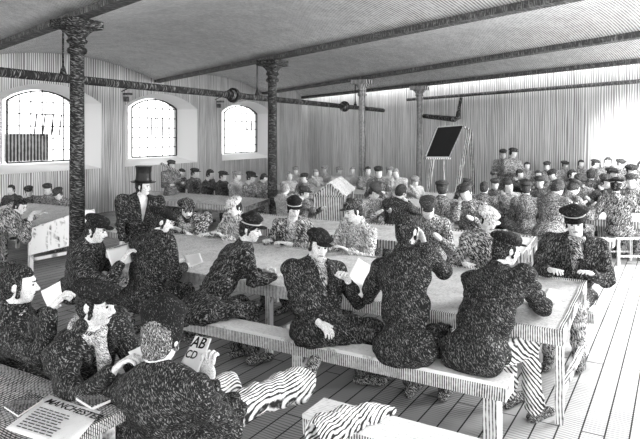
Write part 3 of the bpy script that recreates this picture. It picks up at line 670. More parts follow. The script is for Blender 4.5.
def desk(label, s0, s1, w0, w1, z0=.69, z1=.77, mats=None, group='long school desks', side=.14, ledge=True):
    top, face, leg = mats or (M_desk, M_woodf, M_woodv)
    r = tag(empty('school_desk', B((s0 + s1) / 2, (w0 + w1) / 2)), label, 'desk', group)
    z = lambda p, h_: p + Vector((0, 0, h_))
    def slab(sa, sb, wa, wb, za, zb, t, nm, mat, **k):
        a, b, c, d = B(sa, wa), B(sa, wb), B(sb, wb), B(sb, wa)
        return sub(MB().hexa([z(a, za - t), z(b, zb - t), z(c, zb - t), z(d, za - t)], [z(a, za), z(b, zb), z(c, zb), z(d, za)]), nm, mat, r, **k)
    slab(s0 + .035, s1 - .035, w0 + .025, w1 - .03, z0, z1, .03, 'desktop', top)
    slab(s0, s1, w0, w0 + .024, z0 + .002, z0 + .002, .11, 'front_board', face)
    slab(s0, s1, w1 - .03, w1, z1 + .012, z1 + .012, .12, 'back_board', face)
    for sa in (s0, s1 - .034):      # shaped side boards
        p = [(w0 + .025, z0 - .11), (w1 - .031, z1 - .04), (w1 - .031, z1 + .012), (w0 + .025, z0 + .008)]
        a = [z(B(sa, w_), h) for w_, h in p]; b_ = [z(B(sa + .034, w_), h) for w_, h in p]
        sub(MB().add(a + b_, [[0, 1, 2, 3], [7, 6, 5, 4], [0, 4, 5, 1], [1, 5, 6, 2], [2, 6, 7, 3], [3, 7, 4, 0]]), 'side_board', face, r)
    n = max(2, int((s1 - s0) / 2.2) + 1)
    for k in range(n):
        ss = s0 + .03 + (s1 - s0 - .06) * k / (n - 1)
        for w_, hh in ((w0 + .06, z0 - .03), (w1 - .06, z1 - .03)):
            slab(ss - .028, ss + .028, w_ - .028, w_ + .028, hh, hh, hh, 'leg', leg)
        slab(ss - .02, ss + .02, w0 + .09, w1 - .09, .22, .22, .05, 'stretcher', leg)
    return r
bench('long near bench with a white top running diagonally across the middle, closest full bench', 0, 3.35, 0)
bench('low bench in front whose top carries the rolled striped cloth', -1.2, .95, -1.02, .26, h=.44)
bench('bench at lower left behind the dark table, under the smiling man in the cap', .38, 2.2, -1.62 + .02, .26)  if False else None
desk('long sloped writing desk whose end and thin legs stand on the bare boards at right', -.26, 5.0, .56, 1.88)
bench('bench on the far side of the main desk, under the pupils facing the viewer', -.3, 5.3, 2.1, group='plain wooden benches')
fm = (M_far, M_farf)
fm3 = (M_far, M_farf, M_farf)
desk('second desk row, just behind the backs of the pupils facing the viewer', .6, 5.3, 3.3, 4.1, mats=fm3)
bench('bench behind the second desk row in the middle distance', .6, 5.3, 4.65, mats=fm)
bench('bench behind the officer-capped man, third row back on the right', -.1, 5.0, 6.4, mats=fm)
desk('third desk row with a pale top, in the crowded right half of the hall', -1.2, 4.0, 6.95, 7.7, mats=fm3)
bench('bench on the far side of the third desk row', -1.5, 7.0, 8.1, mats=fm)
desk('fourth desk row, far back under the pale wall', -2.0, 9.0, 8.7, 9.25, mats=fm3)
bench('farthest bench on the right, along the crowd under the pale wall', -2.0, 2.9, 9.5, mats=fm)
bench('farthest bench at the back left, under the faint crowd', 5.4, 9.5, 9.5, mats=fm)
desk('desk on the far left with a white end panel, beside the nearest iron column', 7.5, 9.6, 1.5, 2.7, .69, .84, mats=(M_desk, M_woodf, M_woodv))
bench('bench behind the far left desk, under the four boys below the first window', 7.0, 10.5, 3.0, mats=fm)
bench('bench at the near side of the far left desk, under the writing boy', 7.9, 9.9, 1.0, mats=fm)
desk('desk below the middle window, in front of the row of boys in profile', 6.3, 10.0, 5.3, 6.1, mats=fm3)
bench('bench below the windows holding the row of boys in profile', 6.2, 10.4, 6.5, mats=fm)
# bench for the two men at lower left, and the seat under the man reading the card
bench('short bench at lower left behind the dark table, under the two men in caps', 1.88, 3.4, -1.62, .26, mats=(M_tabl, M_tabl))
bench('short seat under the capped man who reads the letter card', .95, 1.7, -1.86, .3, mats=(M_tabl, M_tabl))
# white end panel of the left desk
pn = MB(); e0 = 7.46
a = [B(e0, 1.50, .28), B(e0, 2.68, .34), B(e0, 2.68, .84), B(e0, 2.45, .86), B(e0, 1.52, .68)]
b_ = [p + U * .03 for p in a]
pn.add(a + b_, [[4, 3, 2, 1, 0], [5, 6, 7, 8, 9]] + [[i, (i + 1) % 5, 5 + (i + 1) % 5, 5 + i] for i in range(5)])
o = pn.build('end_panel', ink('end_panel', .08, 30, (0, 0, 0), 0, .3, 2, .5, paper=.88, dark=.1, coord='World', fleck=1))
tag(o, 'whitewashed end panel standing against the far left desk', 'panel')
# dark table, lower left corner
r = tag(empty('table', (-1.6, 2.6, 0)), 'dark wooden table corner at the bottom left carrying an open newspaper', 'table')
C0 = Vector((-.94, 2.98, 0)); zz = lambda p, h: p + Vector((0, 0, h))
q = [C0 - V * 1.0, C0, C0 + U * 2.2, C0 + U * 2.2 - V * 1.0]; q = q[::-1]
sub(MB().hexa([zz(p, .69) for p in q], [zz(p, .75) for p in q]), 'tabletop', M_tabl, r, bevel=.006)
for (a, b) in ((.06, .06), (2.1, .06), (.06, .94), (2.1, .94)):
    c = C0 + U * (a + .03) - V * (b + .03)
    sub(MB().box(zz(c, .345), U * .04, V * .04, (0, 0, .345)), 'leg', M_woodv, r, bevel=.004)
sub(MB().box(zz(C0 + U * 1.1 - V * .07, .62), U * 1.0, V * .014, (0, 0, .07)), 'apron', M_tabl, r)
# stool/form for the officer-capped man
r = tag(empty('chair', (5.05, 9.9, 0)), 'wooden chair with a curved back rail under the officer-capped man at far right', 'chair')
cx, cy = 5.0, 9.85
for dx, dy in ((-.2, -.2), (.2, -.2), (-.2, .2), (.2, .2)):
    hh = .8 if dx > 0 else .43
    sub(MB().box((cx + dx, cy + dy, hh / 2), (.022, 0, 0), (0, .022, 0), (0, 0, hh / 2)), 'leg', M_woodv, r)
sub(MB().box((cx, cy, .435), (.25, 0, 0), (0, .24, 0), (0, 0, .016)), 'seat', M_far, r, bevel=.01)
sub(MB().tube([(cx + .2, cy - .25, .8), (cx + .235, cy - .12, .83), (cx + .24, cy, .84), (cx + .235, cy + .12, .83), (cx + .2, cy + .25, .8)], .03, 8), 'back_rail', M_farf, r, smooth=True)
for dy in (-.2, .2): sub(MB().box((cx, cy + dy, .15), (.19, 0, 0), (0, .013, 0), (0, 0, .015)), 'stretcher', M_woodv, r)
# blackboard easel
r = tag(empty('blackboard_easel', W(447, 200, 15.3)), 'tilted blackboard propped on a wooden easel before the back wall', 'blackboard')
r.location.z = 0
bl_, br_, tr_, tl_ = W(425.5, 157, 14.7), W(448, 157, 15.1), W(462, 126, 15.6), W(437, 128, 15.2)
nb = (br_ - bl_).cross(tl_ - bl_).normalized() * -.04
o = sub(MB().hexa([bl_, br_, tr_, tl_], [p + nb * -1 for p in (bl_, br_, tr_, tl_)]), 'board', plain('board_black', .008, 1), r); brd = o
fr = MB()
for a, b in ((bl_, br_), (br_, tr_), (tr_, tl_), (tl_, bl_)): fr.bar(a, b, .045, .06, up=nb)
sub(fr, 'board_frame', plain('board_frame', .4), r)
ch = MB(); ex, ey = (br_ - bl_), (tl_ - bl_); fn = -nb.normalized() if nb.y > 0 else nb.normalized()
for (u0, u1, vv) in ((.3, .72, .88), (.22, .5, .76), (.55, .8, .76), (.3, .66, .63), (.25, .4, .5), (.46, .6, .5), (.3, .5, .38)):
    k = 5
    for j in range(k):
        a = u0 + (u1 - u0) * j / k; b = a + (u1 - u0) / k * .7
        ch.bar(bl_ + ex * a + ey * vv + fn * .025, bl_ + ex * b + ey * (vv + random.uniform(-.03, .03)) + fn * .025, .016, .012, up=fn)
ch.v = [p_ - r.location for p_ in ch.v]; ch.build('chalk_marks', plain('chalk', .8), brd)
M_eas = ink('easel_wood', .55, 22, (0, 0, .4), 0, .3, 2, .3, paper=.7, dark=.06, coord='World')
for a, b in ((W(470, 130, 16.0), W(452, 210, 14.6)), (W(471, 132, 16.0), W(474, 212, 16.2)), (W(444, 155, 15.3), W(443, 218, 15.3)), (W(433, 155, 15.0), W(424, 222, 14.4))):
    b = a + (b - a) * ((a.z - .0) / (a.z - b.z)); sub(MB().bar(a, b, .09, .06), 'leg', M_eas, r)
sub(MB().bar(W(425, 158.5, 14.75), W(451, 158.5, 15.15), .1, .04), 'ledge', M_eas, r)
sub(MB().bar(tr_, W(470, 130, 16.0), .05, .05), 'brace', M_eas, r)
# gabled double desk in the middle distance
r = tag(empty('gabled_desk', W(330, 200, 11.0)), 'double-sloped desk with a gable-shaped end in the middle distance', 'desk'); r.location.z = 0
c = Vector((.17, 11.0, 0)); R3 = Vector((.985, -.17, 0)); D3 = Vector((.17, .985, 0)); mm = (M_far, M_farf)
for sg in (-1, 1):
    a, b = c + Vector((0, 0, 1.24)), c + R3 * sg * .30 + Vector((0, 0, 1.0))
    q = [a, a + D3 * 1.6, b + D3 * 1.6, b]
    if sg < 0: q = q[::-1]
    sub(MB().hexa([p - Vector((0, 0, .03)) for p in q[::-1]][::-1], q), 'sloped_top', M_far, r)
    for t in (.02, 1.5):
        p = c + R3 * sg * .26 + D3 * t; sub(MB().box(p + Vector((0, 0, .5)), R3 * .025, D3 * .025, (0, 0, .5)), 'leg', M_eas, r)
g = [c + R3 * -.28 + Vector((0, 0, .55)), c + R3 * .28 + Vector((0, 0, .55)), c + R3 * .28 + Vector((0, 0, .98)), c + Vector((0, 0, 1.2)), c + R3 * -.28 + Vector((0, 0, .98))]
g2 = [p + D3 * .03 for p in g]
sub(MB().add(g + g2, [[0, 1, 2, 3, 4], [9, 8, 7, 6, 5]] + [[(i + 1) % 5, i, 5 + i, 5 + (i + 1) % 5] for i in range(5)]), 'gable_end', M_farf, r)
fb = MB()
gg = [g[4], g[3], g[2]]
for a, b in ((g[4], g[3]), (g[3], g[2]), (g[4], g[2]), (g[0], g[4]), (g[1], g[2])): fb.bar(a - D3 * .012, b - D3 * .012, .025, .02, up=D3)
sub(fb, 'gable_trim', M_eas, r)

# ------------------------------------------------------------------ papers, cards, cloths
M_paper = plain('paper', .93)
def sheet(name, pts, label, cat, mat=None, bend=.006, group=None, nu=8, lines=0, thick=.0015):
    """a thin sheet spanned by four corners, gently curled"""
    a, b, c, d = map(Vector, pts); nrm = (b - a).cross(d - a).normalized(); vs = []
    for j in range(nu + 1):
        for i in range(nu + 1):
            u, v_ = i / nu, j / nu; p = a.lerp(b, u).lerp(d.lerp(c, u), v_) + nrm * bend * (math.sin(u * math.pi) + .5 * math.sin(v_ * 5)); vs.append(p - a)
    fs = [[j * (nu + 1) + i, j * (nu + 1) + i + 1, (j + 1) * (nu + 1) + i + 1, (j + 1) * (nu + 1) + i] for j in range(nu) for i in range(nu)]
    o = link(name, mesh_from(name, vs, fs), mat or M_paper, None, a, smooth=True); sm = o.modifiers.new('thick', 'SOLIDIFY'); sm.thickness = thick; sm.offset = 0
    tag(o, label, cat, group)
    if lines:
        mb = MB(); bl2 = nrm * (.002)
        rs = random.Random(label)
        for j in range(lines):
            v_ = .12 + .8 * j / lines
            u = .08
            while u < .9:
                l = rs.uniform(.05, .14); A = a.lerp(b, u).lerp(d.lerp(c, u), v_); Bq = a.lerp(b, min(u + l, .92)).lerp(d.lerp(c, min(u + l, .92)), v_)
                k1 = bend * (math.sin(u * math.pi) + .5 * math.sin(v_ * 5)); mb.bar(A - a + nrm * k1 + bl2, Bq - a + nrm * k1 + bl2, .003, .001, up=nrm); u += l + .03
        mb.build('handwriting', M('ink_black'), o)
    return o, nrm
def lettering(txt, parent, org, xd, yd, size, mat, nrm):
    c = bpy.data.curves.new('lettering', 'FONT'); c.body = txt; c.size = size; c.extrude = .0006; c.offset = .0008 * size / .05
    o = bpy.data.objects.new('lettering', c); COL.objects.link(o); c.materials.append(mat)
    xd = xd.normalized(); zd = nrm.normalized(); yd2 = zd.cross(xd).normalized()
    bpy.context.view_layer.update(); me = bpy.data.meshes.new_from_object(o); bpy.data.objects.remove(o); o = bpy.data.objects.new('lettering', me); COL.objects.link(o)
    m = Matrix((xd, yd2, zd)).transposed().to_4x4(); m.translation = org - parent.location; o.matrix_local = m; o.parent = parent; o.matrix_local = m
    return o
#--PEOPLE--
# ------------------------------------------------------------------ the near people, nearest first
def fl_(v): return Vector((v[0], v[1], 0))
HIPZ = .54
# A - back view with tall cap, reading the AB card
hipA = Vector((-.74, 3.18, HIPZ))
card = [W(195.5, 335.5, 3.42), W(211.5, 338.5, 3.34), W(196.5, 377, 3.24), W(181, 363, 3.32)]
person('capped man seen from behind at bottom, holding the letter card up to read', fl_(hipA), hipA, W(163, 336, 3.10), 72, 8, syaw=74, lyaw=52,
       hands=(W(200, 452, 3.0), W(208, 382, 3.27)), poles=(Vector((-1, -.2, -.6)), Vector((.6, -.5, -1))), feet=(Vector((-.66, 3.62, .09)), W(314, 378, 4.02)), knees=(None, W(255, 392, 3.45)),
       hat='tall', hairm='hair_mid', trm='trouser_pinstripe', vox=.006, s=1.14, bulk=1.14, face=True, seed=1, neck=.06, flare=.095, hairlen=.6, collar='coat_mid', seat=.45, curl=(.5, 1.0), hd=(None, Vector((-.05, .1, 1))))
o, n = sheet('letter_card', card, 'white alphabet card with big letters held by the capped man at bottom', 'card', bend=.004, lines=0)
if n.y > 0: n = -n
ex = card[1] - card[0]; ey = card[3] - card[0]
lettering('AB', o, card[0] + ex * .12 + ey * .42 + n * .012, ex, ey, .088, M('ink_black'), n)
lettering('CD', o, card[0] + ex * .10 + ey * .80 + n * .012, ex, ey, .062, M('ink_black'), n)
# B - smiling man, slouch cap
hipB = Vector((-1.47, 3.66, HIPZ))
person('smiling man in a slouched cap and neckerchief in profile at lower left', fl_(hipB), hipB, W(97, 303, 3.40), -14, 8, 4, syaw=-30, lyaw=-31,
       hands=(W(140, 357, 3.35), W(112, 372, 3.1)), hat='slouch', hatm='cap_dark', hairm='hair_dark', vox=.006, s=1.04, bulk=1.08, vneck=True, vestm='coat_mid', scarf=True, collar='vest', seed=2, hairlen=1, curl=(.7, .8))
sheet('paper', [W(128, 352, 3.25), W(150, 340, 3.3), W(152, 347, 3.25), W(134, 362, 3.15)], 'small white paper in the hands of the smiling man at lower left', 'paper')
# C - left edge man
hipC = Vector((-2.02, 3.95, HIPZ))
person('bareheaded curly-haired man at the left edge reading a white paper', fl_(hipC), hipC, W(20, 284, 3.72), 12, 4, syaw=22, lyaw=-20,
       hands=(W(48, 312, 3.9), W(50, 310, 3.55)), hat='none', vox=.0065, s=1.02, bulk=1.08, seed=3, hairlen=1, collar='coat_mid', curl=(.8, .8), hd=(Vector((.6, .3, .8)), Vector((.6, .3, .8))))
sheet('paper', [W(41, 291, 3.75), W(60, 281, 3.9), W(63, 301, 3.85), W(48, 309, 3.7)], 'white paper held up by the bareheaded man at the left edge', 'paper')
# D
hipD = B(3.95 - .4, .14, HIPZ)
hipD = Vector((-2.42, 6.05, HIPZ)); 
person('stout man in dark cap bending over a white sheet at the long bench end', fl_(hipD), hipD, W(97, 229, 5.75), -12, 18, syaw=8, lyaw=45,
       hands=(W(116, 268, 6.0), W(122, 262, 5.6)), hat='flat', hatm='cap_dark', vox=.0085, s=1.06, bulk=1.22, seed=4, hairlen=1, coatm='coat_dark2', trm='trouser_mid', curl=(.8, .8))
sheet('paper', [W(106, 250, 5.75), W(128, 245, 5.9), W(132, 262, 5.75), W(112, 268, 5.6)], 'bright white sheet read by the stout man left of centre', 'paper')
# E
hipE = Vector((-1.66, 5.72, HIPZ))
person('broad man seen from behind reading a small leaf, beside the stout man', fl_(hipE), hipE, W(162, 221, 5.95), 22, 20, syaw=52, lyaw=59,
       hands=(W(172, 262, 6.3), W(184, 266, 6.0)), hat='slouch', hatm='cap_dark', vox=.0085, s=1.06, bulk=1.22, seed=5, hairlen=1, coatm='coat_dark', curl=(.8, .8))
sheet('paper', [W(183, 255, 6.2), W(200, 253, 6.2), W(203, 262, 6.05), W(188, 268, 6.0)], 'small leaf of paper held by the broad man seen from behind', 'paper')
# F
hipF = Vector((-1.05, 5.36, HIPZ))
person('youth in a banded peaked cap leaning forward onto the desk with a fist outstretched', fl_(hipF), hipF, W(251, 229, 5.62), -18, 12, syaw=20, lyaw=30,
       hands=(W(262, 270, 5.95), W(276, 276, 5.6)), poles=(None, Vector((-.2, -.3, -1))), hat='kepi', hatm='cap_dark', vox=.008, s=1.0, bulk=1.06, seed=6, coatm='coat_dark2', hairlen=.4, curl=(1.1, 1.2), trm='trouser_dark')
# G
hipG = Vector((.0, 4.80, HIPZ))
person('boy in soft dark cap on the long bench, turned to face the viewer', fl_(hipG), hipG, W(319, 245, 4.98), -72, 10, -8, syaw=-62, lyaw=-14,
       hands=(W(348, 281, 4.9), W(318, 322, 4.62)), poles=(Vector((.6, .2, -1)), Vector((-.5, .2, -1))), feet=(Vector((.42, 5.15, .09)), Vector((.35, 5.05, .09))), hat='slouch', hatm='cap_dark', vox=.0075, s=1.04, bulk=1.16, seed=7, coatm='coat_dark', hairlen=.3, curl=(.8, .6), vneck=True, vestm='coat_mid2', scarf=True, collar='vest')
sheet('book', [W(345, 283, 4.95), W(358, 258, 5.3), W(374, 268, 5.3), W(362, 298, 4.95)], 'open white booklet held by the boy facing the viewer', 'book', thick=.008, lines=6)
# H
hipH = Vector((.64, 4.42, HIPZ))
person('bareheaded man turned away on the long bench, hand raised to his cheek', fl_(hipH), hipH, W(408, 230, 4.92), 44, 6, syaw=52, lyaw=59,
       hands=(W(372, 290, 5.3), W(424, 243, 4.98)), poles=(None, Vector((.8, 0, -1))), hat='none', vox=.0075, s=1.06, bulk=1.14, seed=8, coatm='coat_dark', hairlen=1, hairm='hair_dark', curl=(.6, 1.0), hd=(None, Vector((-.3, -.1, 1))))
# I
hipI = Vector((1.12, 4.30, HIPZ))
person('big man in striped trousers and dark cap writing at the desk end', fl_(hipI), hipI, W(507, 249, 4.72), 16, 12, syaw=40, lyaw=36,
       hands=(W(500, 308, 5.15), W(533, 303, 4.85)), poles=(Vector((-.6, .2, -.6)), Vector((.7, -.7, -.8))), feet=(Vector((1.45, 4.62, .09)), W(535, 412, 4.42)), knees=(None, W(533, 334, 4.55)),
       hat='flat', hatm='cap_dark', trm='trouser_stripe', vox=.007, s=1.08, bulk=1.2, skl=.25, seed=9, coatm='coat_dark', hairlen=.6, curl=(.7, .9))
sheet('paper', [W(531, 290, 4.95) * 1, W(553, 283, 5.2), W(568, 292, 5.1), W(556, 303, 4.9)], 'white irregular sheet on the near desk end beside the writing man', 'paper') if False else None
def on_desk(px, py, w0=.56, w1=1.86, z0=.69, z1=.77, lift=.006, s0=0):
    z = .73
    for _ in range(6):
        d = F * (E - z) / (py - 135); p = W(px, py, d); ww = (p - P0).dot(V); z = z0 + (z1 - z0) * (ww - w0) / (w1 - w0) + lift
    return p
sheet('paper', [on_desk(541, 300), on_desk(548, 288), on_desk(566, 292), on_desk(556, 304)], 'white sheet lying on the near desk end beside the writing man', 'paper', bend=.002)
# J
hipJ = B(-.06, 2.2, HIPZ)
person('man in wide flat-topped cap facing the viewer across the desk end', fl_(hipJ), hipJ, W(575, 222, 5.62), -112, 14, 5, syaw=-105, lyaw=-118,
       hands=(W(592, 274, 5.42), W(550, 270, 5.5)), hat='officer', hatm='cap_dark', vox=.008, s=1.06, bulk=1.18, seed=10, vneck=True, vestm='coat_mid', scarf=True, collar='coat_mid2', coatm='coat_dark2', trm='trouser_mid', hairlen=.5, curl=(.4, .5))
# K, R, M, N, O : the far bench of the main desk, facing the viewer
def seatpt(px, w_=2.22, z=HIPZ): 
    p = B(s_at(px, w_), w_, z); return p
def facing(px, py, label, hat, hatm, coat, hy, pitch=15, w_=2.22, roll=0, sy=None, lean=.16, vox=.010, dx=0, s=1.0, **k):
    p = seatpt(px + dx, w_); d = p.y; sf, sr = ang(sy if sy is not None else hy)
    h = W(px, py, d - .16)
    l0 = -121
    hd_ = [p + Vector((-V.x, -V.y, 0)) * .38 + U * a + Vector((0, 0, .28)) for a in (-.14, .14)]
    k.setdefault('hands', (hd_[0], hd_[1]))
    return person(label, fl_(p), p, h, hy, pitch, roll, syaw=sy if sy is not None else hy, lyaw=l0, hat=hat, hatm=hatm, coatm=coat, vox=vox, s=s, **k)
facing(187, 210, 'bearded man in broad dark cap facing the viewer, left end of far bench', 'slouch', 'cap_mid', 'coat_mid', -70, 16, w_=2.3, beard=1, vneck=True, bulk=1.3, seed=11, s=1.14, dx=5)
facing(234, 207, 'pupil in a pale floppy cap partly hidden behind the youth in the banded cap', 'flat', 'cap_light', 'coat_light', -125, 18, seed=12)
facing(294, 209, 'youth in dark cap looking down, just right of the second iron column', 'kepi', 'cap_dark', 'coat_mid2', -75, 12, sy=-95, vneck=True, seed=13)
facing(353, 211, 'youth in a pale coat and peaked cap leaning left over the desk at centre', 'flat', 'cap_mid', 'coat_light', -150, 14, sy=-130, vneck=True, seed=14, s=1.04)
facing(489, 220, 'pupil in a pale wide cap bending down, facing the viewer, left of the flat-topped cap', 'slouch', 'cap_light', 'coat_mid2', -82, 24, sy=-95, seed=15, w_=2.2)
# L - standing man in top hat
hipL = W(140, 262, 8.1); hipL.z = .80; hipL.x = W(138, 0, 8.1).x
person('standing bearded gentleman in a black top hat and dark coat at the left', fl_(hipL), hipL, W(143.5, 186.5, 8.1), -18, 2, syaw=-55, lyaw=-60, stand=True, hat='tophat', hatm='silk', vox=.009, s=1.0, bulk=1.42, seed=16,
       vneck=True, vestm='shirt_white', coatm='coat_dark', hairm='hair_dark', beard=0, hairlen=1, hands=(W(160, 240, 7.7), W(122, 242, 7.8)))
# P
hipP = Vector((4.95, 9.85, .53))
person('man in a banded officer cap seen from behind on the chair at far right', fl_(hipP), hipP, W(616, 187, 9.75), 62, 12, syaw=55, lyaw=40, hands=(W(596, 212, 10.1), W(632, 208, 10.0)), hat='officer', hatm='cap_dark', vox=.011, s=1.0, bulk=1.15, seed=17, coatm='coat_mid', trm='trouser_mid', face=True)
# S - boy writing at far left desk
hipS = B(8.35, 1.13, HIPZ)
person('boy writing on a white sheet at the far left desk below the first window', fl_(hipS), hipS, W(21, 206, 8.75), -20, 22, syaw=30, lyaw=59, hands=(W(36, 216, 9.0), W(30, 222, 8.7)), hat='none', vox=.011, s=.98, seed=18, coatm='coat_mid2', trm='trouser_mid')
def od(px, py, lift=.008): return on_desk(px, py, 1.5, 2.7, .69, .84, lift)
sheet('paper', [od(26, 221), od(33, 210), od(43, 209.5), od(35, 220)], 'white sheet on the far left desk under the writing boy hand', 'paper', bend=.002)

# ------------------------------------------------------------------ things on the near table and the low bench
def on_z(px, py, z):
    d = F * (E - z) / (py - 135); return W(px, py, d)
zt = .753
NP = [on_z(49, 397, zt), on_z(101, 414, zt), on_z(70, 452, zt), on_z(5, 432, zt)]
o, n = sheet('newspaper', NP, 'white creased newspaper lying on the dark table at bottom left', 'newspaper', bend=.006, mat=ink('newsprint', -.25, 110, (0, 0, .6), 0, .3, 8, .5, paper=.93, dark=.2))
o.location.z += .012
ex = NP[1] - NP[0]; ey = NP[3] - NP[0]; n = Vector((0, 0, 1))
lettering('MANCHESTER', o, NP[0] + ex * .07 + ey * .22 + n * .016, ex, ey, .062, M('ink_black'), n)
mb = MB(); rs = random.Random(3)
for j in range(9):
    v_ = .36 + .065 * j; u = .1
    while u < .6:
        l = rs.uniform(.04, .12); a = NP[0].lerp(NP[1], u).lerp(NP[3].lerp(NP[2], u), v_); b = NP[0].lerp(NP[1], u + l).lerp(NP[3].lerp(NP[2], u + l), v_)
        mb.bar(a - o.location + n * .016, b - o.location + n * .016, .006, .001, up=n); u += l + .02
mb.build('print_lines', M('ink_black'), o)
def book(pts, label, t=.02, m='book_dark'):
    q = [p + Vector((0, 0, .001)) for p in pts]; c = sum(q, Vector()) / 4; r = tag(empty('book', (c.x, c.y, zt)), label, 'book')
    cov = ink(m, .7, 70, (0, 0, .4), .2, .4, 5, .3, paper=.6, dark=.02)
    def sc(k): return [c + (p - c) * k for p in q]
    sub(MB().hexa([p for p in q], [p + Vector((0, 0, .004)) for p in q]), 'cover', cov, r); 
    sub(MB().hexa([p + Vector((0, 0, .004)) for p in sc(.95)], [p + Vector((0, 0, t)) for p in sc(.95)]), 'pages', M_paper, r)
    sub(MB().hexa([p + Vector((0, 0, t)) for p in q], [p + Vector((0, 0, t + .004)) for p in q]), 'cover', cov, r)
book([on_z(75, 401, zt), on_z(92, 412, zt), on_z(112, 403, zt), on_z(88, 395, zt)][::1], 'small dark book under the top right corner of the newspaper')
book([on_z(3, 409, zt), on_z(18, 419, zt), on_z(44, 402, zt), on_z(30, 396, zt)], 'dark slate-coloured book left of the newspaper on the dark table', .016)
# cloth roll on the low bench
def cloth_roll(name, pts, rads, label, mat, cat='cloth', vox=.007, parent=None, hollow=None):
    c = Vector(pts[0]); L_ = [Vector(p) - c for p in pts]
    pr = [cap_(L_[i], L_[i + 1], rads[i], rads[i + 1], .02) for i in range(len(L_) - 1)]
    if hollow: pr.append(cap_(L_[0] - (L_[1] - L_[0]).normalized() * .08, L_[0] + (L_[1] - L_[0]).normalized() * .09, hollow, hollow * .8, .006, 'd'))
    zc = .441 - c.z
    o = link(name, sdf_mesh(name, pr, vox, wrinkle=.008, wf=38, seed=4, cut=lambda X, Y, Z: (zc - Z) + 0 * X + 0 * Y), mat, None, c, smooth=True); return tag(o, label, cat)
cloth_roll('cloth_roll', [on_z(322, 432, .50), on_z(345, 422, .50), on_z(368, 414, .485), on_z(392, 411, .46)], [.085, .075, .055, .03],
           'rolled pale striped cloth with a dark open end on the low front bench', M('trouser_pinstripe'), hollow=.055)
for i, (px, py, w_, lab) in enumerate(((18, 246, 0, 'rounded bundle on the small bench at far left behind the bareheaded man'),)):
    pass
# ------------------------------------------------------------------ the middle distance and far crowd: a few figures, copied with all their parts
def proto(kind, hat, coat, cap, tr='f_mid', hair='f_hair', vox=.017, **k):
    z = Vector((0, 0, 0))
    if kind == 'stand':
        return person('x', z, (0, 0, .82), (0, .02, 1.50), 90, 6, stand=True, hat=hat, hatm=cap, coatm=coat, trm=tr, hairm=hair, skinm='skin_far', near=False, vox=vox, s=.97, wr=.007, hands=((-.16, .3, 1.08), (.16, .3, 1.05)), **k)
    if kind == 'write':
        return person('x', z, (0, 0, HIPZ), (0, .24, 1.13), 90, 26, hat=hat, hatm=cap, coatm=coat, trm=tr, hairm=hair, skinm='skin_far', near=False, vox=vox, wr=.007, hands=((-.12, .46, .84), (.14, .48, .84)), **k)
    if kind == 'lean':
        return person('x', z, (0, 0, HIPZ), (.05, .14, 1.17), 90, 14, 12, syaw=100, hat=hat, hatm=cap, coatm=coat, trm=tr, hairm=hair, skinm='skin_far', near=False, vox=vox, wr=.007, hands=((-.12, .42, .86), (.14, .16, 1.02)), **k)
    return person('x', z, (0, 0, HIPZ), (0, .04, 1.2), 90, 4, hat=hat, hatm=cap, coatm=coat, trm=tr, hairm=hair, skinm='skin_far', near=False, vox=vox, wr=.007, hands=((-.13, .34, .80), (.13, .36, .80)), **k)
PROT = {}
CROWD = []
def get_proto(kind, hat):
    if (kind, hat) not in PROT: PROT[(kind, hat)] = [proto(kind, hat, 'f_mid', 'f_hair'), False]
    return PROT[(kind, hat)]
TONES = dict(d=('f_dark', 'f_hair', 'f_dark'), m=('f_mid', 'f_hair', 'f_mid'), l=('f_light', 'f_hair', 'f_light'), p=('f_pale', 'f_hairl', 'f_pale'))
def crowd(px, py, w_, kind, hat, tone, yaw, label, group, d=None, hatt=None, s=None):
    """a seated or standing figure in bench row w_ (or at depth d), head centre at about (px, py)"""
    pr = get_proto(kind, hat); src = pr[0]
    if not pr[1]: r = src; pr[1] = True; kids = [c for c in r.children] + [g for c in r.children for g in c.children]
    else:
        r = src.copy(); COL.objects.link(r); kids = []
        for ch in src.children:
            c = ch.copy(); COL.objects.link(c); c.parent = r; kids.append(c)
            for g in ch.children:
                g2_ = g.copy(); COL.objects.link(g2_); g2_.parent = c; kids.append(g2_)
    if d is None: b = B(s_at(px, w_), w_); x, y = b.x, b.y
    else: x, y = W(px, 0, d).x, d
    hz = E - (py - 135) * y / F; base = {'stand': 1.50, 'write': 1.13, 'lean': 1.17, 'sit': 1.2}[kind]
    sc = hz / base if s is None else s
    sc = max(.86, min(1.13, sc))
    CROWD.append([r, px, py, x, y, base, s, kind]);
    r.location = (x, y, 0); r.rotation_euler = (0, 0, math.radians(yaw - 90)); r.scale = (sc,) * 3
    r['label'] = label; r['group'] = group; r['category'] = 'person'
    coat, cap, tr = TONES[tone]
    if hat == 'none': cap = 'f_hair' if tone != 'p' else 'f_hairl'
    for c in kids:
        n = c.name.split('.')[0]; m = {'coat': coat, 'cap': cap, 'peak': cap, 'hair': cap, 'trousers': tr}.get(n)
        if m: c.material_slots[0].link = 'OBJECT'; c.material_slots[0].material = M(m)
    return r
FV, BV = -121, 59
g1 = 'boys behind the far left desk'
crowd(12, 190, 3.1, 'sit', 'none', 'd', -100, 'first boy from the left behind the far left desk, dark hair, head turned', g1)
crowd(31, 191, 3.1, 'lean', 'flat', 'm', -60, 'second boy from the left behind the far left desk, leaning in a round cap', g1)
crowd(48, 189, 3.1, 'sit', 'slouch', 'm', -75, 'third boy behind the far left desk, in a full dark cap', g1)
crowd(64, 193, 3.1, 'write', 'flat', 'm', -95, 'fourth boy behind the far left desk, head down next to the iron column', g1)
g2 = 'boys in profile under the windows'
crowd(171, 165, 0, 'stand', 'flat', 'm', -50, 'standing boy holding a pole under the middle window', g2, d=13.6)
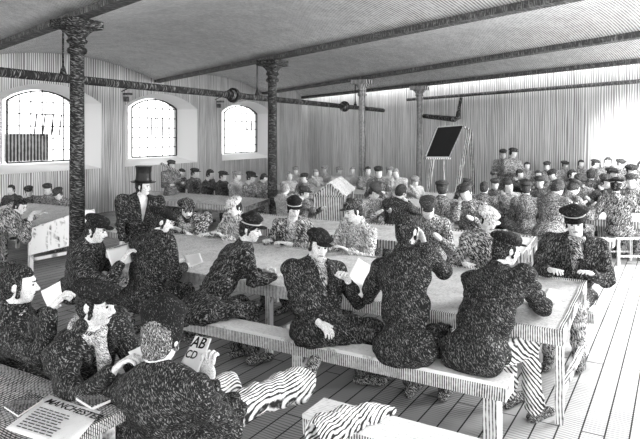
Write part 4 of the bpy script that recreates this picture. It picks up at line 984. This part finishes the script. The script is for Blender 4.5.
for i, (px, py, kd, ht, tn, lb) in enumerate(((179, 173, 'lean', 'none', 'm', 'bareheaded boy hunched in profile right beside the boy with the pole'),
        (194, 173, 'sit', 'flat', 'm', 'boy in grey sitting upright in profile, second seated figure of the window row'),
        (207, 174, 'lean', 'none', 'd', 'dark-coated boy bending over his work, third seated figure of the window row'),
        (222, 176, 'sit', 'flat', 'd', 'dark-coated boy in a peaked cap between the middle and right windows'),
        (236, 176, 'sit', 'flat', 'p', 'pale boy leaning back under the left edge of the right window'),
        (247, 177, 'lean', 'flat', 'l', 'pale boy bending forward under the right window'),
        (256, 178, 'write', 'none', 'm', 'boy with lowered dark head half hidden by the second iron column'))):
    crowd(px, py, 6.6 if px != 256 else 7.5, kd, ht, tn, -25, lb, g2)
tg = MB().tube([W(161, 163.5, 13.4), W(181, 173, 13.1)], .03, 8).build('pole', M_eas, loc=W(161, 163.5, 13.4)); tag(tg, 'short pole carried on the shoulder of the standing boy under the middle window', 'pole')
g3 = 'pale crowd at the back left of centre'
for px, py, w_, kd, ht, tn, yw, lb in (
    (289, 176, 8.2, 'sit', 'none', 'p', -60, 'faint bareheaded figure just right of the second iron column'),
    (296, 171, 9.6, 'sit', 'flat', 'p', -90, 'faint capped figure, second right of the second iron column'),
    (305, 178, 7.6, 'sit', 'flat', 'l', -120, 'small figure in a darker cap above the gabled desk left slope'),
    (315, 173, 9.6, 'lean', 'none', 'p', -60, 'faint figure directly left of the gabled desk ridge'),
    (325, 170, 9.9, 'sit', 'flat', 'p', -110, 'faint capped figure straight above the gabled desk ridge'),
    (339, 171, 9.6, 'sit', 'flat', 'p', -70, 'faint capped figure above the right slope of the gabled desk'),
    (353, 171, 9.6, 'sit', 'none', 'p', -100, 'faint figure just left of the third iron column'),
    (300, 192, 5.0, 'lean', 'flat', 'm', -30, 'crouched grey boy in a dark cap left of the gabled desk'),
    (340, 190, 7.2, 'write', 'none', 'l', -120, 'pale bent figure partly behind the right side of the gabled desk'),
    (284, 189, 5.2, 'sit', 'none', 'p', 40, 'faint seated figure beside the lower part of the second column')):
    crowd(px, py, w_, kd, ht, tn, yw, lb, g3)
g4 = 'figures around the centre'
for px, py, w_, kd, ht, tn, yw, lb in (
    (368, 171, 9.6, 'sit', 'none', 'l', -90, 'grey figure immediately right of the third iron column'),
    (379, 172, 8.0, 'sit', 'slouch', 'm', -100, 'man in a round dark hat, tallest in the centre group'),
    (389, 171, 9.9, 'sit', 'flat', 'p', -70, 'faint capped figure right of the man in the round hat'),
    (399, 173, 9.4, 'lean', 'none', 'p', -110, 'faint leaning figure between the round hat and the pale coat'),
    (366, 191, 4.75, 'write', 'flat', 'l', -60, 'boy in a light cap and pale jacket bent to the left at centre'),
    (378, 187, 6.5, 'sit', 'flat', 'm', -140, 'grey-coated boy between the light-capped boy and the dark-coated one'),
    (393, 192, 4.75, 'lean', 'none', 'd', 40, 'boy with dark hair and dark coat seen from behind at centre'),
    (414, 181, 8.2, 'lean', 'flat', 'p', -70, 'pale-coated pupil in a white cap with a dark shadow line, left of the easel'),
    (442, 189, 4.75, 'sit', 'flat', 'm', 80, 'grey-coated boy seen from behind directly below the blackboard'),
    (457, 184, 8.2, 'write', 'flat', 'd', -40, 'dark boy resting on the pale desk just right of the easel legs'),
    (428, 206, 4.0, 'write', 'flat', 'm', -100, 'dim bent pupil behind the raised hand of the bareheaded man')):
    if lb.startswith('dim'): crowd(px, py, 3.0, kd, ht, tn, yw, lb, g4)
    else: crowd(px, py, w_, kd, ht, tn, yw, lb, g4)
g5 = 'crowd in the right half of the hall'
R_ = [
 (503, 154, 0, 'stand', 'flat', 'l', -110, 'left one of the two tall youths standing against the back wall', 15.6),
 (513, 153, 0, 'stand', 'flat', 'l', -70, 'right one of the two tall youths standing against the back wall', 15.4),
 (484, 188, 6.5, 'sit', 'none', 'm', 60, 'dark-haired pupil with a white collar, left of the right-hand crowd'),
 (495, 184, 8.2, 'sit', 'slouch', 'd', -100, 'pupil in a big dark cap below the two standing youths'),
 (519, 174, 9.6, 'lean', 'none', 'd', -80, 'dark-coated pupil just below the right standing youth'),
 (527, 166, 11.0, 'stand', 'none', 'l', -100, 'first bareheaded youth of the standing back row, next to the two tall youths'),
 (526, 189, 6.5, 'sit', 'flat', 'm', 75, 'grey-coated pupil in a dark cap seen from behind, left of the leaning writer'),
 (547, 166, 11.0, 'stand', 'flat', 'l', -120, 'second youth of the standing back row, wearing a round cap'),
 (538, 175, 9.6, 'sit', 'none', 'm', -100, 'seated dark-haired pupil between the first and second back-row youths'),
 (540, 182, 8.2, 'sit', 'slouch', 'd', -110, 'pupil in a bushy dark cap looking out behind the leaning writer'),
 (557, 175, 9.6, 'lean', 'flat', 'm', -130, 'leaning capped pupil below the gap after the second back-row youth'),
 (565, 165, 11.2, 'stand', 'slouch', 'l', -90, 'third youth of the standing back row, dark soft cap, at the bright wall edge'),
 (562, 188, 6.5, 'write', 'flat', 'm', 20, 'boy in a dark cap writing in profile behind the wide flat-topped cap'),
 (571, 175, 9.6, 'sit', 'none', 'd', -60, 'dark-haired pupil seated under the third back-row youth'),
 (581, 164, 11.1, 'stand', 'none', 'l', -100, 'fourth youth of the standing back row, pale and bareheaded'),
 (580, 181, 8.2, 'write', 'slouch', 'l', -110, 'pale pupil bending down over the desk left of the officer-capped man'),
 (595, 164, 11.0, 'stand', 'flat', 'm', -60, 'fifth youth of the standing back row, turned to the right'),
 (591, 175, 9.6, 'sit', 'none', 'd', 70, 'pupil seen from behind with very dark hair under the bright wall'),
 (608, 162, 11.1, 'stand', 'none', 'm', -110, 'sixth youth of the standing back row, tallest before the bright wall'),
 (604, 181, 8.2, 'lean', 'flat', 'd', -80, 'dark pupil half hidden just left of the officer cap'),
 (611, 174, 9.6, 'sit', 'slouch', 'm', -80, 'pupil in a full cap right above the officer cap'),
 (621, 164, 11.0, 'stand', 'slouch', 'm', -100, 'seventh youth of the standing back row, in a dark bushy cap'),
 (631, 171, 9.7, 'sit', 'flat', 'l', -100, 'pupil in a light round cap near the right edge'),
 (632, 181, 8.2, 'sit', 'flat', 'm', -130, 'pupil in a broad cap with shaded face at the right edge'),
 (641, 166, 10.8, 'stand', 'none', 'm', -90, 'youth cut off by the right edge of the picture, in the standing back row'),
 (472, 192, 4.75, 'lean', 'flat', 'm', -120, 'grey pupil behind the pale wide cap, right of the boy below the blackboard'),
 (509, 186, 6.9, 'lean', 'none', 'l', -90, 'light-coated pupil between the big dark cap and the grey-coated back'),
 (549, 189, 5.6, 'write', 'none', 'm', 40, 'bent pupil whose back shows left of the wide flat-topped cap'),
]
for t in R_:
    px, py, w_, kd, ht, tn, yw, lb = t[:8]
    crowd(px, py, w_, kd, ht, tn, yw, lb, g5, d=t[8] if len(t) > 8 else None)
for (kd, ht), (r, used) in PROT.items():
    if not used: print('UNUSED PROTO', kd, ht)

# keep neighbours from standing inside one another: slide them along their own line of sight
fixed = [(o.location.x, o.location.y) for o in S.objects if o.parent is None and o.get('category') in ('person', 'column') and all(o is not c[0] for c in CROWD)]
y0s = [c[4] for c in CROWD]
for it in range(160):
    for i, c in enumerate(CROWD):
        for j, (ox, oy) in enumerate([(q[3], q[4]) for q in CROWD] + fixed):
            if j == i: continue
            dx, dy = c[3] - ox, c[4] - oy; D = math.hypot(dx, dy)
            if D < .50:
                c[4] += (.02 if (dy > 0 or (dy == 0 and i > j)) else -.02)
                c[4] = max(y0s[i] - .9, min(y0s[i] + .9, c[4])); c[3] = (c[1] - 320) / F * c[4]
for r, px, py, x, y, base, s, kind in CROWD:
    if 15.34 - .595 * y - .3 < x: y = (15.34 - .3) / (.595 + (px - 320) / F); x = (px - 320) / F * y
    hz = E - (py - 135) * y / F; sc = max(.84, min(1.15, hz / base)); r.location = (x, y, 0); r.scale = (sc,) * 3
